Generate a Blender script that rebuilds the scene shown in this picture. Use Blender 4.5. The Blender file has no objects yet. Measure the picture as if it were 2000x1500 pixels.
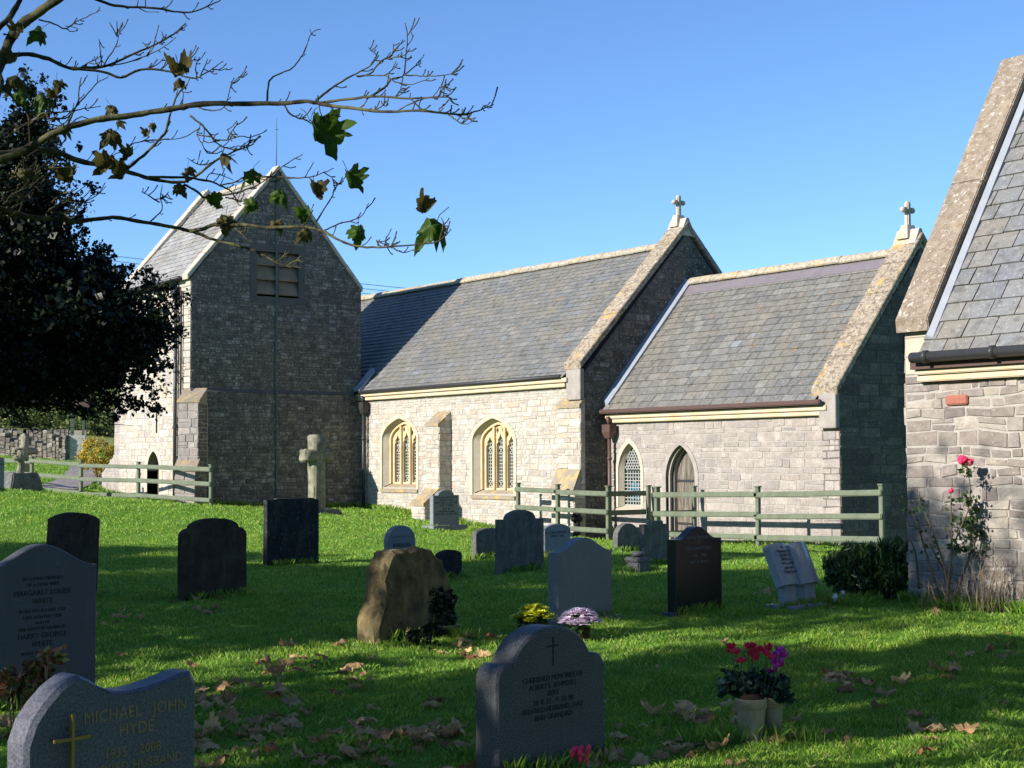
import bpy, bmesh, math, random
import numpy as np
from mathutils import Vector, Matrix, geometry, noise
R = math.radians
random.seed(7); rng = np.random.default_rng(7)
sc = bpy.context.scene
col = sc.collection

# ------------------------------------------------------------------ camera, light, exposure
EYE = 1.65; FPX = 2956.26
_y, _p, _r = 0.9370788, 0.05172238, 0.00399422
FWD = Vector((-math.sin(_y)*math.cos(_p), math.cos(_y)*math.cos(_p), math.sin(_p)))
_rt = Vector((math.cos(_y), math.sin(_y), 0)); _dn = FWD.cross(_rt)
RT = math.cos(_r)*_rt + math.sin(_r)*_dn
DN = -math.sin(_r)*_rt + math.cos(_r)*_dn
cam = bpy.data.objects.new('camera', bpy.data.cameras.new('camera')); col.objects.link(cam)
m3 = Matrix((RT, -DN, -FWD)).transposed()
cam.matrix_world = Matrix.Translation((0, 0, EYE)) @ m3.to_4x4()
cam.data.sensor_width = 36; cam.data.lens = 36*FPX/2000; cam.data.clip_end = 3000; cam.data.clip_start = 0.05
sc.camera = cam

SUN_EL = R(24.5); SUN_AZ = R(183.5)      # clockwise from north (+Y)
w = bpy.data.worlds.new('World'); sc.world = w; w.use_nodes = True
nt = w.node_tree; nt.nodes.clear()
sky = nt.nodes.new('ShaderNodeTexSky'); sky.sky_type = 'NISHITA'; sky.sun_disc = False
sky.sun_elevation = SUN_EL; sky.sun_rotation = SUN_AZ
sky.air_density = 1.0; sky.dust_density = 0.0; sky.ozone_density = 6.0; sky.altitude = 2500
bg = nt.nodes.new('ShaderNodeBackground'); bg.inputs[1].default_value = 0.12
wo = nt.nodes.new('ShaderNodeOutputWorld')
nt.links.new(sky.outputs[0], bg.inputs[0]); nt.links.new(bg.outputs[0], wo.inputs[0])
sl = bpy.data.lights.new('sun', 'SUN'); sl.energy = 4.5; sl.angle = R(0.53); sl.color = (1, .95, .88)
so = bpy.data.objects.new('sun', sl); col.objects.link(so)
sd = Vector((math.sin(SUN_AZ)*math.cos(SUN_EL), math.cos(SUN_AZ)*math.cos(SUN_EL), math.sin(SUN_EL)))
so.rotation_euler = sd.to_track_quat('Z', 'Y').to_euler()
sc.view_settings.view_transform = 'Standard'; sc.view_settings.look = 'None'
sc.view_settings.exposure = 0.86; sc.view_settings.gamma = 1
sc.cycles.max_bounces = 6; sc.cycles.transparent_max_bounces = 4
sc.cycles.diffuse_bounces = 3

# ------------------------------------------------------------------ helpers
def ray(px, py): return FWD + RT*((px-1000)/FPX) + DN*((py-750)/FPX)
def at(px, py, D): return Vector((0, 0, EYE)) + ray(px, py)*D
def on_y(px, py, Y): d = ray(px, py); return Vector((0, 0, EYE)) + d*(Y/d.y)
def on_x(px, py, X): d = ray(px, py); return Vector((0, 0, EYE)) + d*(X/d.x)
def proj(P):
    v = Vector(P)-Vector((0, 0, EYE)); z = v.dot(FWD)
    return 1000+FPX*v.dot(RT)/z, 750+FPX*v.dot(DN)/z, z

CP = np.array([(-11.5,14,0),(-20.2,22.6,0),(-27.4,22.3,-.25),(-24,22.4,-.2),(-31,22.1,-.04),(-34,22.1,.2),(-36.9,22.1,.38),
 (-37.4,19.5,.44),(-37.4,16.9,.57),(-39.5,16.6,.6),(-42,16.5,.72),(-35.5,15.8,.64),(-38,14,.85),(-39.5,12.8,1.02),
 (-27.6,18.4,.18),(-32.7,18,.42),(-26.5,10.3,.12),(-22.3,13.1,0),(-17,16.5,0),(-15,7,0),(-10,4,0),(-5,2,0),(0,0,0),(0,12,0),
 (-8,12,0),(-5,-8,0),(-15,0,0),(-24,3,.1),(-33,8,.65),(-32,12,.5),(-46,16.5,1.15),(-57,20,1.95),(-58,16,2.0),(-48,10,1.5),(-60,5,2.2),(-60,30,1.9),
 (-45,26,.7),(-36,30,.2),(-20,32,0),(-5,26,0),(-30,17.6,.3),(-35,10,.85),(8,8,0),(8,-10,0),(-30,-10,.2),(-45,-5,1.2),(-18,21,.0),(-25,20.5,.0),(-28.5,20.5,.1)])
def _phi(r): return np.where(r > 1e-9, r*r*np.log(np.maximum(r, 1e-9)), 0)
_n = len(CP); _K = _phi(np.linalg.norm(CP[:, None, :2]-CP[None, :, :2], axis=2))+np.eye(_n)*1.0
_P = np.c_[np.ones(_n), CP[:, :2]]
_A = np.block([[_K, _P], [_P.T, np.zeros((3, 3))]]); _sol = np.linalg.solve(_A, np.r_[CP[:, 2], 0, 0, 0])
def gz(x, y):
    x = np.asarray(x, float); y = np.asarray(y, float); sh = x.shape
    q = np.stack([x.ravel(), y.ravel()], 1)
    qc = np.clip(q, [-62, -14], [12, 34])
    z = np.zeros(len(q))
    for s in range(0, len(q), 20000):
        c = qc[s:s+20000]
        z[s:s+20000] = _phi(np.linalg.norm(c[:, None]-CP[None, :, :2], axis=2))@_sol[:_n]+_sol[_n]+c@_sol[_n+1:]
    z += .018*np.sin(q[:, 0]*1.9+np.sin(q[:, 1]*1.3))*np.cos(q[:, 1]*1.7) + .012*np.sin(q[:, 0]*4.1+q[:, 1]*3.3)
    far = np.clip((-q[:, 0]-66)/110, 0, 1); z += 15*far**1.3 + 5*np.clip((-q[:, 0]-176)/300, 0, 4)
    return z.reshape(sh)
def g1(x, y): return float(gz(np.array([x]), np.array([y]))[0])
def ground_at(px, py):
    P = None
    d = ray(px, py); D = 8.0; prev = None
    while D < 120:
        P = Vector((0, 0, EYE))+d*D
        if P.z <= g1(P.x, P.y): break
        D += .15
    lo, hi = D-.15, D
    for _ in range(12):
        m = (lo+hi)/2; P = Vector((0, 0, EYE))+d*m
        if P.z <= g1(P.x, P.y): hi = m
        else: lo = m
    return P
def ground_near(px, py):
    d = ray(px, py); lo, hi = 1.5, 60
    for D in np.arange(1.5, 60, .1):
        P = Vector((0, 0, EYE))+d*float(D)
        if P.z <= g1(P.x, P.y): return P
    return None

def tag(o, label=None, cat=None, group=None, kind=None):
    if label: o['label'] = label
    if cat: o['category'] = cat
    if group: o['group'] = group
    if kind: o['kind'] = kind
    return o
def empty(name, loc, label, cat, group=None, rz=0):
    o = bpy.data.objects.new(name, None); col.objects.link(o); o.location = loc; o.rotation_euler[2] = rz
    o.empty_display_size = .2
    return tag(o, label, cat, group)
def np_mesh(name, V, F, mats, parent=None, smooth=False, mi=None):
    """V (n,3); F (m,k) same k"""
    me = bpy.data.meshes.new(name); V = np.ascontiguousarray(V, dtype=np.float32); F = np.ascontiguousarray(F, dtype=np.int32)
    me.vertices.add(len(V)); me.vertices.foreach_set('co', V.ravel())
    me.loops.add(F.size); me.loops.foreach_set('vertex_index', F.ravel())
    me.polygons.add(len(F)); k = F.shape[1]
    me.polygons.foreach_set('loop_start', np.arange(0, F.size, k, dtype=np.int32))
    if mi is not None: me.polygons.foreach_set('material_index', np.asarray(mi, dtype=np.int32))
    me.update(calc_edges=True)
    for m in (mats if isinstance(mats, (list, tuple)) else [mats]): me.materials.append(m)
    if smooth: me.polygons.foreach_set('use_smooth', np.ones(len(F), bool))
    o = bpy.data.objects.new(name, me); col.objects.link(o)
    if parent: o.parent = parent
    return o
class MB:
    def __init__(s): s.v = []; s.f = []; s.m = []; s.sm = []
    def add(s, vs, fs, mi=0, smooth=False):
        b = len(s.v); s.v += [tuple(v) for v in vs]
        for f in fs: s.f.append(tuple(b+i for i in f)); s.m.append(mi); s.sm.append(smooth)
    def box(s, x0, x1, y0, y1, z0, z1, mi=0, b=0):
        if b > 0:
            s.bbox(x0, x1, y0, y1, z0, z1, mi, b); return
        vs = [(x, y, z) for x in (x0, x1) for y in (y0, y1) for z in (z0, z1)]
        s.add(vs, [(0, 1, 3, 2), (4, 6, 7, 5), (0, 4, 5, 1), (2, 3, 7, 6), (0, 2, 6, 4), (1, 5, 7, 3)], mi)
    def bbox(s, x0, x1, y0, y1, z0, z1, mi, b):
        bm = bmesh.new(); bmesh.ops.create_cube(bm, size=1)
        for v in bm.verts: v.co = Vector(((x0+x1)/2+v.co.x*(x1-x0), (y0+y1)/2+v.co.y*(y1-y0), (z0+z1)/2+v.co.z*(z1-z0)))
        bmesh.ops.bevel(bm, geom=bm.edges[:], offset=b, segments=2, affect='EDGES')
        s.frombm(bm, mi)
    def frombm(s, bm, mi=0, smooth=False, mat=None):
        bm.verts.index_update()
        vs = [(mat @ v.co) if mat else v.co.copy() for v in bm.verts]
        s.add(vs, [[v.index for v in f.verts] for f in bm.faces], mi, smooth); bm.free()
    def hexa(s, p, mi=0):   # 8 points: bottom ring 0-3, top ring 4-7
        s.add(p, [(0, 3, 2, 1), (4, 5, 6, 7), (0, 1, 5, 4), (1, 2, 6, 5), (2, 3, 7, 6), (3, 0, 4, 7)], mi)
    def plate(s, outer, holes, place, d0, d1, mi=0, sides=True, back=True):
        loops = [outer]+list(holes); flat = [p for l in loops for p in l]
        tris = geometry.tessellate_polygon([[Vector((p[0], p[1], 0)) for p in l] for l in loops])
        n = len(flat)
        vs = [place(p[0], p[1], d1) for p in flat]+[place(p[0], p[1], d0) for p in flat]
        fs = [tuple(t) for t in tris]
        if back: fs += [(a+n, c+n, b+n) for a, b, c in tris]
        if sides:
            k = 0
            for l in loops:
                m = len(l)
                for i in range(m): a, b = k+i, k+(i+1) % m; fs.append((a, b, b+n, a+n))
                k += m
        s.add(vs, fs, mi)
    def tube(s, pts, rads, seg=7, mi=0, cap=True):
        pts = [Vector(p) for p in pts]; n = len(pts)
        if not hasattr(rads, '__len__'): rads = [rads]*n
        rings = []; up = Vector((0.13, 0.21, 1)).normalized()
        for i, p in enumerate(pts):
            t = (pts[min(i+1, n-1)]-pts[max(i-1, 0)])
            if t.length < 1e-9: t = Vector((0, 0, 1))
            t.normalize(); a = t.cross(up)
            if a.length < .1: a = t.cross(Vector((1, 0, 0)))
            a.normalize(); b = t.cross(a)
            rings.append([p+(a*math.cos(2*math.pi*k/seg)+b*math.sin(2*math.pi*k/seg))*rads[i] for k in range(seg)])
        vs = [v for r in rings for v in r]; fs = []
        for i in range(n-1):
            for k in range(seg):
                fs.append((i*seg+k, i*seg+(k+1) % seg, (i+1)*seg+(k+1) % seg, (i+1)*seg+k))
        if cap: fs += [tuple(range(seg))[::-1], tuple((n-1)*seg+k for k in range(seg))]
        s.add(vs, fs, mi, True)
    def lathe(s, prof, seg=20, c=(0, 0, 0), mi=0, sx=1, sy=1):
        n = len(prof); vs = []; fs = []
        for r, z in prof:
            for k in range(seg): a = 2*math.pi*k/seg; vs.append((c[0]+r*math.cos(a)*sx, c[1]+r*math.sin(a)*sy, c[2]+z))
        for i in range(n-1):
            for k in range(seg): fs.append((i*seg+k, i*seg+(k+1) % seg, (i+1)*seg+(k+1) % seg, (i+1)*seg+k))
        fs.append(tuple(range(seg))[::-1]); fs.append(tuple((n-1)*seg+k for k in range(seg)))
        s.add(vs, fs, mi, True)
    def build(s, name, mats, parent=None, loc=None):
        me = bpy.data.meshes.new(name); me.from_pydata([tuple(v) for v in s.v], [], s.f)
        for m in (mats if isinstance(mats, (list, tuple)) else [mats]): me.materials.append(m)
        me.polygons.foreach_set('material_index', s.m); me.polygons.foreach_set('use_smooth', s.sm); me.update()
        o = bpy.data.objects.new(name, me); col.objects.link(o)
        if parent: o.parent = parent
        if loc: o.location = loc
        return o

# ------------------------------------------------------------------ materials
class NT:
    def __init__(s, name, rough=.9, spec=.3):
        s.m = bpy.data.materials.new(name); s.m.use_nodes = True; s.t = s.m.node_tree
        s.b = s.t.nodes['Principled BSDF']; s.b.inputs['Roughness'].default_value = rough
        s.b.inputs['Specular IOR Level'].default_value = spec
    def n(s, typ, **kw):
        nd = s.t.nodes.new(typ)
        for k, v in kw.items():
            if k.startswith('i_'):
                key = k[2:]; key = int(key) if key.isdigit() else key.replace('_', ' ')
                if hasattr(v, 'node') or isinstance(v, bpy.types.NodeSocket): s.t.links.new(v, nd.inputs[key])
                else: nd.inputs[key].default_value = v
            else: setattr(nd, k, v)
        return nd
    def l(s, a, b): s.t.links.new(a, b)
    def co(s, scale=(1, 1, 1), obj=True):
        t = s.n('ShaderNodeTexCoord')
        mp = s.n('ShaderNodeMapping'); mp.inputs['Scale'].default_value = scale
        s.l(t.outputs['Object'] if obj else t.outputs['Generated'], mp.inputs[0]); return mp.outputs[0]
    def noise(s, vec, scale, detail=4, rough=.55, dist=0):
        n = s.n('ShaderNodeTexNoise'); s.l(vec, n.inputs['Vector']); n.inputs['Scale'].default_value = scale
        n.inputs['Detail'].default_value = detail; n.inputs['Roughness'].default_value = rough; n.inputs['Distortion'].default_value = dist
        return n.outputs[0]
    def ramp(s, fac, stops, interp='LINEAR'):
        r = s.n('ShaderNodeValToRGB'); s.l(fac, r.inputs[0]); cr = r.color_ramp; cr.interpolation = interp
        while len(cr.elements) < len(stops): cr.elements.new(.5)
        for e, (p, c) in zip(cr.elements, stops):
            e.position = p; e.color = (c if hasattr(c, '__len__') else (c, c, c))[:3]+(1,) if hasattr(c, '__len__') else (c, c, c, 1)
        return r.outputs[0]
    def mix(s, fac, a, b, mode='MIX'):
        x = s.n('ShaderNodeMix'); x.data_type = 'RGBA'; x.blend_type = mode; x.clamp_factor = True
        for si, v in ((0, fac), (6, a), (7, b)):
            sock = x.inputs[si]
            if isinstance(v, bpy.types.NodeSocket): s.l(v, sock)
            elif hasattr(v, '__len__'): sock.default_value = tuple(v)[:3]+(1,)
            else: sock.default_value = v if si == 0 else (v, v, v, 1)
        return x.outputs[2]
    def island(s):
        return s.n('ShaderNodeNewGeometry').outputs['Random Per Island']
    def color(s, c):
        if isinstance(c, bpy.types.NodeSocket): s.l(c, s.b.inputs['Base Color'])
        else: s.b.inputs['Base Color'].default_value = tuple(c)[:3]+(1,)
    def bump(s, h, strength=.5, dist=.01):
        b = s.n('ShaderNodeBump'); b.inputs['Strength'].default_value = strength; b.inputs['Distance'].default_value = dist
        s.l(h, b.inputs['Height']); s.l(b.outputs[0], s.b.inputs['Normal'])

def stone_mat(name, stops, dark=(.1, .09, .08), lichen=.25, grime=.35, bump=.6, fine=14, orange=0.0, bd=.02):
    t = NT(name, .92, .15); v = t.co()
    c = t.mix(1, t.ramp(t.island(), stops), (.88, .865, .83), 'MULTIPLY')
    n1 = t.noise(v, 9, 6, .65); c = t.mix(t.ramp(n1, [(.3, 0), (.72, 1)]), c, t.mix(1, c, (1.28, 1.24, 1.16), 'MULTIPLY'))
    n2 = t.noise(v, fine*2, 5, .7); c = t.mix(t.ramp(n2, [(.45, 0), (.7, grime)]), c, dark)
    n3 = t.noise(v, 1.1, 5, .6); c = t.mix(t.ramp(n3, [(.42, 0), (.75, grime*.8)]), c, t.mix(1, c, (.55, .52, .5), 'MULTIPLY'))
    n6 = t.noise(v, 4.5, 6, .75); c = t.mix(t.ramp(n6, [(.5, 0), (.62, min(1, lichen*.85))]), c, t.mix(1, c, (1.9, 1.95, 2.05), 'MULTIPLY'))
    n4 = t.noise(v, 26, 3, .6); c = t.mix(t.ramp(n4, [(.62, 0), (.68, lichen)]), c, (.62, .6, .52))
    if orange: n5 = t.noise(v, 3.2, 5, .7); c = t.mix(t.ramp(n5, [(.56, 0), (.66, orange)]), c, (.5, .31, .08))
    t.color(c); t.bump(t.noise(v, fine, 8, .7), bump, bd); return t.m
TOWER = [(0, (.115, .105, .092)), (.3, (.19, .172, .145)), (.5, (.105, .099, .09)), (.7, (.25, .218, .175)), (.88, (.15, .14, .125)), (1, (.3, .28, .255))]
LIME = [(0, (.38, .355, .32)), (.25, (.48, .445, .4)), (.45, (.43, .385, .33)), (.6, (.55, .52, .48)), (.8, (.36, .34, .32)), (.93, (.48, .39, .31)), (1, (.53, .505, .46))]
PINKG = [(0, (.30, .27, .26)), (.3, (.36, .325, .31)), (.55, (.285, .26, .255)), (.8, (.40, .36, .34)), (1, (.34, .3, .28))]
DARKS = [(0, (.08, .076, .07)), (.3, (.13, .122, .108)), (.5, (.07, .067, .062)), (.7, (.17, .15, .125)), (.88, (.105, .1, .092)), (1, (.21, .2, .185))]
VEST = [(0, (.27, .235, .225)), (.3, (.38, .345, .32)), (.5, (.22, .195, .195)), (.75, (.47, .43, .38)), (.99, (.4, .375, .35))]
M = {}
M['lime'] = stone_mat('nave_limestone', LIME, lichen=.3, grime=.3, bump=.7)
M['pink'] = stone_mat('chancel_stone', PINKG, lichen=.2, grime=.3, bump=.8)
M['dark'] = stone_mat('shade_toned_stone', DARKS, dark=(.06, .055, .05), lichen=.8, grime=.55, bump=.9, fine=10)  # nave east gable: shade put into the stone tones, under real lichen
M['towerst'] = stone_mat('mottled_shade_toned_stone', TOWER, dark=(.045, .042, .04), lichen=.8, grime=.6, bump=.9, fine=10)  # tower east face: mottled stone, darkened because that side is unlit
M['vest'] = stone_mat('vestry_rubble', VEST, dark=(.16, .135, .12), lichen=.3, grime=.6, bump=1.0, fine=9, bd=.04)
def simple(name, c, rough=.8, nscale=12, var=.25, bump=.3, spec=.3, metal=0, dist=.01):
    t = NT(name, rough, spec); v = t.co()
    n = t.noise(v, nscale, 5, .6)
    t.color(t.mix(n, [x*(1-var) for x in c], [min(1, x*(1+var)) for x in c])); t.b.inputs['Metallic'].default_value = metal
    if bump: t.bump(t.noise(v, nscale*2, 6, .65), bump, dist)
    return t.m
M['mortar'] = simple('lime_mortar', (.36, .33, .29), .95, 18, .3, .8)
M['mortar_dark'] = simple('shade_side_mortar', (.11, .104, .096), .95, 14, .4, .8)  # mortar darkened to go with the shaded east faces
def ash(name, c, c2, lich=0):
    t = NT(name, .85, .2); v = t.co(); n = t.noise(v, 3, 5, .6)
    cc = t.mix(t.ramp(n, [(.35, 0), (.65, 1)]), c, c2)
    cc = t.mix(t.ramp(t.noise(v, 14, 5, .7), [(.55, 0), (.75, .45)]), cc, [x*.55 for x in c])
    if lich: cc = t.mix(t.ramp(t.noise(v, 5, 6, .75), [(.5, 0), (.6, lich)]), cc, (.52, .34, .1))
    t.color(cc); t.bump(t.noise(v, 25, 6, .7), .35, .01); return t.m
M['surround'] = ash('pale_dressed_stone', (.43, .375, .28), (.5, .45, .36))
M['ham'] = ash('honey_dressed_stone', (.56, .4, .2), (.62, .5, .32))
M['cornice'] = ash('cream_cornice_stone', (.56, .48, .36), (.56, .42, .25))
M['weathering'] = ash('lichened_weathering', (.25, .2, .14), (.3, .26, .2), .8)
M['louvre'] = ash('tower_dressing', (.12, .11, .095), (.085, .083, .08))
def coping_mat(name, base, blot, yl):
    t = NT(name, .95, .1); v = t.co()
    c = t.mix(t.ramp(t.noise(v, 2.2, 4, .6), [(.35, 0), (.65, 1)]), base, [x*.85 for x in base])
    c = t.mix(t.ramp(t.noise(v, 11, 5, .75), [(.48, 0), (.56, .85)]), c, blot)
    c = t.mix(t.ramp(t.noise(v, 16, 4, .7, 1), [(.58, 0), (.63, .7)]), c, (.56, .54, .48))
    c = t.mix(t.ramp(t.noise(v, 1.7, 5, .7, .4), [(.55, 0), (.66, yl)]), c, (.52, .33, .1))
    t.color(c); t.bump(t.noise(v, 22, 7, .75), .7, .02); return t.m
M['coping'] = coping_mat('lichened_coping', (.36, .3, .22), (.15, .11, .08), .8)
M['coping_pale'] = coping_mat('pale_coping', (.5, .46, .38), (.36, .3, .22), .3)
M['coping_vest'] = coping_mat('gritty_coping', (.3, .245, .185), (.2, .155, .11), .12)
M['ridge'] = coping_mat('lichened_ridge', (.45, .39, .29), (.25, .22, .16), .8)
def slate_mat(name, stops, ora=.9):
    t = NT(name, .62, .4); v = t.co(); c = t.ramp(t.island(), stops)
    c = t.mix(t.ramp(t.noise(t.co((1, 3, 3)), 5, 6, .7), [(.35, 0), (.7, .8)]), c, t.mix(1, c, (1.3, 1.25, 1.15), 'MULTIPLY'))
    c = t.mix(t.ramp(t.noise(v, .9, 5, .6), [(.42, 0), (.62, .6)]), c, (.21, .185, .14))
    c = t.mix(t.ramp(t.noise(v, 22, 4, .7), [(.57, 0), (.64, .6)]), c, (.33, .335, .31)); c = t.mix(t.ramp(t.noise(v, 7, 5, .7), [(.5, 0), (.64, .6)]), c, (.08, .078, .07))
    c = t.mix(t.ramp(t.noise(v, 3.6, 5, .72), [(.655, 0), (.69, ora)]), c, (.42, .2, .06))
    t.color(c); t.bump(t.noise(v, 30, 6, .65), .35, .008); return t.m
M['slate'] = slate_mat('grey_slate', [(0, (.115, .12, .12)), (.35, (.165, .168, .165)), (.6, (.14, .138, .13)), (.8, (.2, .195, .18)), (.95, (.13, .14, .16)), (1, (.2, .215, .235))])
M['slate2'] = slate_mat('brown_grey_slate', [(0, (.12, .12, .115)), (.35, (.15, .148, .14)), (.6, (.125, .12, .11)), (.85, (.175, .17, .155)), (.96, (.19, .185, .17)), (1, (.2, .225, .24))])
M['slate3'] = slate_mat('smooth_slate', [(0, (.13, .138, .15)), (.4, (.16, .17, .185)), (.7, (.18, .18, .18)), (.9, (.17, .16, .145)), (1, (.14, .15, .17))], .2)
M['slateT'] = slate_mat('pale_slate', [(0, (.27, .26, .26)), (.5, (.34, .33, .32)), (1, (.24, .25, .25))], .3)
M['lead'] = simple('lead_sheet', (.28, .3, .33), .5, 8, .25, .2, .5)
M['purple_ridge'] = simple('clay_ridge_strip', (.16, .14, .15), .8, 6, .25, .3)
M['iron_dark'] = simple('dark_painted_iron', (.035, .035, .035), .45, 20, .3, .1, .4)
M['iron_brown'] = simple('brown_painted_iron', (.09, .05, .04), .5, 20, .3, .1, .4)
M['copper'] = simple('green_copper_strip', (.08, .12, .105), .7, 10, .3, .1)
M['void_dark'] = simple('dark_void', (.015, .013, .012), .9, 5, .2, 0)  # near-black sheets standing in for the unlit tower interior
M['leading'] = simple('leaded_came', (.45, .45, .43), .6, 30, .2, 0)
def glass_mat():
    t = NT('old_leaded_glass', .12, .5); c = t.ramp(t.island(), [(0, (.012, .016, .014)), (.5, (.03, .035, .03)), (.85, (.02, .03, .025)), (1, (.05, .06, .05))])
    t.color(c); return t.m
M['glass'] = glass_mat()
M['glass_blue'] = simple('blue_stained_glass', (.04, .22, .34), .2, 20, .5, 0, .5)
def door_mat():
    t = NT('weathered_oak', .85, .2); c = t.mix(t.ramp(t.noise(t.co((14, 14, 1)), 3, 6, .7), [(.4, 0), (.65, 1)]), (.07, .06, .05), (.28, .24, .19))
    t.color(c); t.bump(t.noise(t.co((20, 20, 1)), 4, 5, .6), .5, .01); return t.m
M['oak'] = door_mat()
def fence_mat():
    t = NT('sage_green_paint', .7, .25); v = t.co(); c = t.mix(t.noise(v, 6, 5, .6), (.105, .13, .085), (.18, .205, .135))
    c = t.mix(t.ramp(t.noise(v, 26, 4, .7), [(.6, 0), (.7, .5)]), c, (.36, .37, .32)); c = t.mix(t.ramp(t.noise(v, 2.2, 5, .7), [(.45, 0), (.7, .65)]), c, (.09, .09, .06)); c = t.mix(t.ramp(t.noise(t.co((1.5, 1.5, 14)), 5, 5, .7), [(.55, 0), (.7, .4)]), c, (.07, .06, .05))
    t.color(c); t.bump(t.noise(t.co((2, 2, 12)), 8, 5, .6), .3, .006); return t.m
M['fence'] = fence_mat()
def granite(name, a, b, rough=.6, sc_=160, spec=.4, stain=.25):
    t = NT(name, rough, spec); v = t.co(); n = t.noise(v, sc_, 3, .7)
    c = t.mix(t.ramp(n, [(.38, 0), (.62, 1)]), a, b)
    c = t.mix(t.ramp(t.noise(v, 2.5, 5, .6), [(.4, 0), (.75, stain)]), c, [x*.45 for x in a]); c = t.mix(t.ramp(t.noise(t.co((11, 11, 1.1)), 1.6, 5, .65), [(.5, 0), (.72, stain)]), c, t.mix(1, c, (1.5, 1.5, 1.35), 'MULTIPLY')); c = t.mix(t.ramp(t.noise(v, 13, 4, .7), [(.62, 0), (.68, stain)]), c, [min(1, x*1.5) for x in b]); t.color(c)
    t.bump(n, .12, .003); return t.m
M['gr_light'] = granite('light_grey_granite', (.055, .058, .064), (.13, .135, .145))
M['gr_pale'] = granite('pale_grey_granite', (.11, .12, .125), (.26, .275, .285))
M['gr_mid'] = granite('mid_grey_granite', (.022, .024, .026), (.12, .12, .124), .55, 130)
M['gr_lilac'] = granite('blue_grey_granite', (.055, .056, .072), (.14, .14, .17), .45, 120)
M['gr_black'] = granite('polished_black_granite', (.008, .01, .014), (.02, .023, .03), .22, 200, .4, 0)
M['gr_book'] = granite('blue_grey_granite_book', (.2, .225, .25), (.36, .4, .43), .35, 140)
def old_stone(name, a, b, lich=.5, lc=(.5, .5, .46)):
    t = NT(name, .95, .12); v = t.co()
    c = t.mix(t.ramp(t.noise(v, 5, 6, .7), [(.35, 0), (.68, 1)]), a, b)
    c = t.mix(t.ramp(t.noise(t.co((9, 9, 1)), 1.8, 5, .65), [(.48, 0), (.7, .6)]), c, t.mix(1, c, (1.7, 1.65, 1.5), 'MULTIPLY'))
    c = t.mix(t.ramp(t.noise(v, 17, 5, .75), [(.57, 0), (.63, lich)]), c, lc)
    c = t.mix(t.ramp(t.noise(v, 2.1, 4, .6), [(.5, 0), (.7, .4)]), c, (.1, .12, .06))
    t.color(c); t.bump(t.noise(v, 16, 8, .75), .8, .02); return t.m
M['st_brown'] = old_stone('brown_weathered_stone', (.03, .026, .02), (.075, .062, .046), .15, (.2, .19, .16))
M['st_grey'] = old_stone('grey_weathered_stone', (.08, .08, .075), (.16, .155, .14), .4, (.33, .33, .3))
M['st_dark'] = old_stone('dark_slate_stone', (.015, .017, .02), (.035, .036, .037), .4, (.2, .22, .21))
M['st_gold'] = old_stone('golden_rough_stone', (.06, .044, .024), (.25, .185, .09), .15, (.32, .27, .17))
M['st_cross'] = old_stone('lichened_cross_stone', (.12, .115, .08), (.3, .28, .2), .5, (.38, .39, .29))
M['gold'] = simple('gilded_metal', (.3, .2, .06), .45, 30, .2, 0, .5, .7)
M['ink'] = simple('dark_lettering', (.02, .02, .022), .7, 30, .2, 0)
M['ink_grey'] = simple('grey_lettering', (.16, .165, .18), .7, 30, .2, 0)
M['ink_gold'] = simple('gold_lettering', (.28, .2, .09), .6, 30, .2, 0)
M['clay'] = old_stone('sandy_terracotta', (.3, .245, .15), (.42, .36, .235), .15, (.6, .55, .4))
M['soil'] = simple('potting_soil', (.06, .035, .02), .95, 60, .5, 1.0)
M['petal_red'] = simple('red_petals', (.8, .03, .1), .5, 60, .35, 0)
M['petal_crim'] = simple('crimson_petals', (.8, .04, .12), .5, 60, .35, 0)
M['petal_mag'] = simple('magenta_petals', (.6, .04, .4), .5, 60, .35, 0)
M['petal_yel'] = simple('yellow_petals', (.7, .7, .06), .6, 60, .35, 0)
M['petal_pink'] = simple('lilac_petals', (.85, .66, .8), .6, 40, .3, 0)
M['ceramic'] = simple('glazed_ceramic', (.75, .72, .66), .25, 20, .1, 0, .5)
def leaf_mat(name, stops, rough=.5, spec=.4, trans=.35):
    t = NT(name, rough, spec); c = t.ramp(t.island(), stops); v = t.co()
    c = t.mix(t.ramp(t.noise(v, 25, 4, .6), [(.4, 0), (.7, .35)]), c, t.mix(1, c, (.5, .45, .4), 'MULTIPLY'))
    t.color(c)
    tr = t.n('ShaderNodeBsdfTranslucent'); t.l(c, tr.inputs[0]); ms = t.n('ShaderNodeMixShader'); ms.inputs[0].default_value = trans
    t.l(t.b.outputs[0], ms.inputs[1]); t.l(tr.outputs[0], ms.inputs[2])
    t.l(ms.outputs[0], t.t.nodes['Material Output'].inputs[0]); return t.m
M['jamb'] = ash('grainy_door_jamb', (.27, .24, .215), (.36, .32, .28))
M['slat'] = ash('louvre_slat_stone', (.25, .19, .125), (.18, .14, .1))
M['holly'] = leaf_mat('shade_dark_holly_leaves', [(0, (.004, .009, .004)), (.75, (.009, .018, .007)), (.96, (.012, .022, .008)), (1, (.04, .06, .03))], .45, .25, .05)  # leaf colour darkened to stand in for shade on the tree
M['shadeleaf'] = leaf_mat('evergreen_leaves', [(0, (.02, .04, .015)), (1, (.05, .08, .03))], .5, .3, .2)
M['syc'] = leaf_mat('green_sycamore_leaf', [(0, (.04, .08, .01)), (.6, (.065, .125, .013)), (1, (.09, .1, .02))], .5, .3, .55)
M['syc_brown'] = leaf_mat('browning_sycamore_leaf', [(0, (.05, .065, .015)), (.6, (.09, .075, .022)), (1, (.24, .17, .07))], .6, .3, .45)
M['fallen'] = leaf_mat('dry_fallen_leaf', [(0, (.42, .23, .1)), (1, (.62, .38, .19))], .8, .15, .25)
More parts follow.
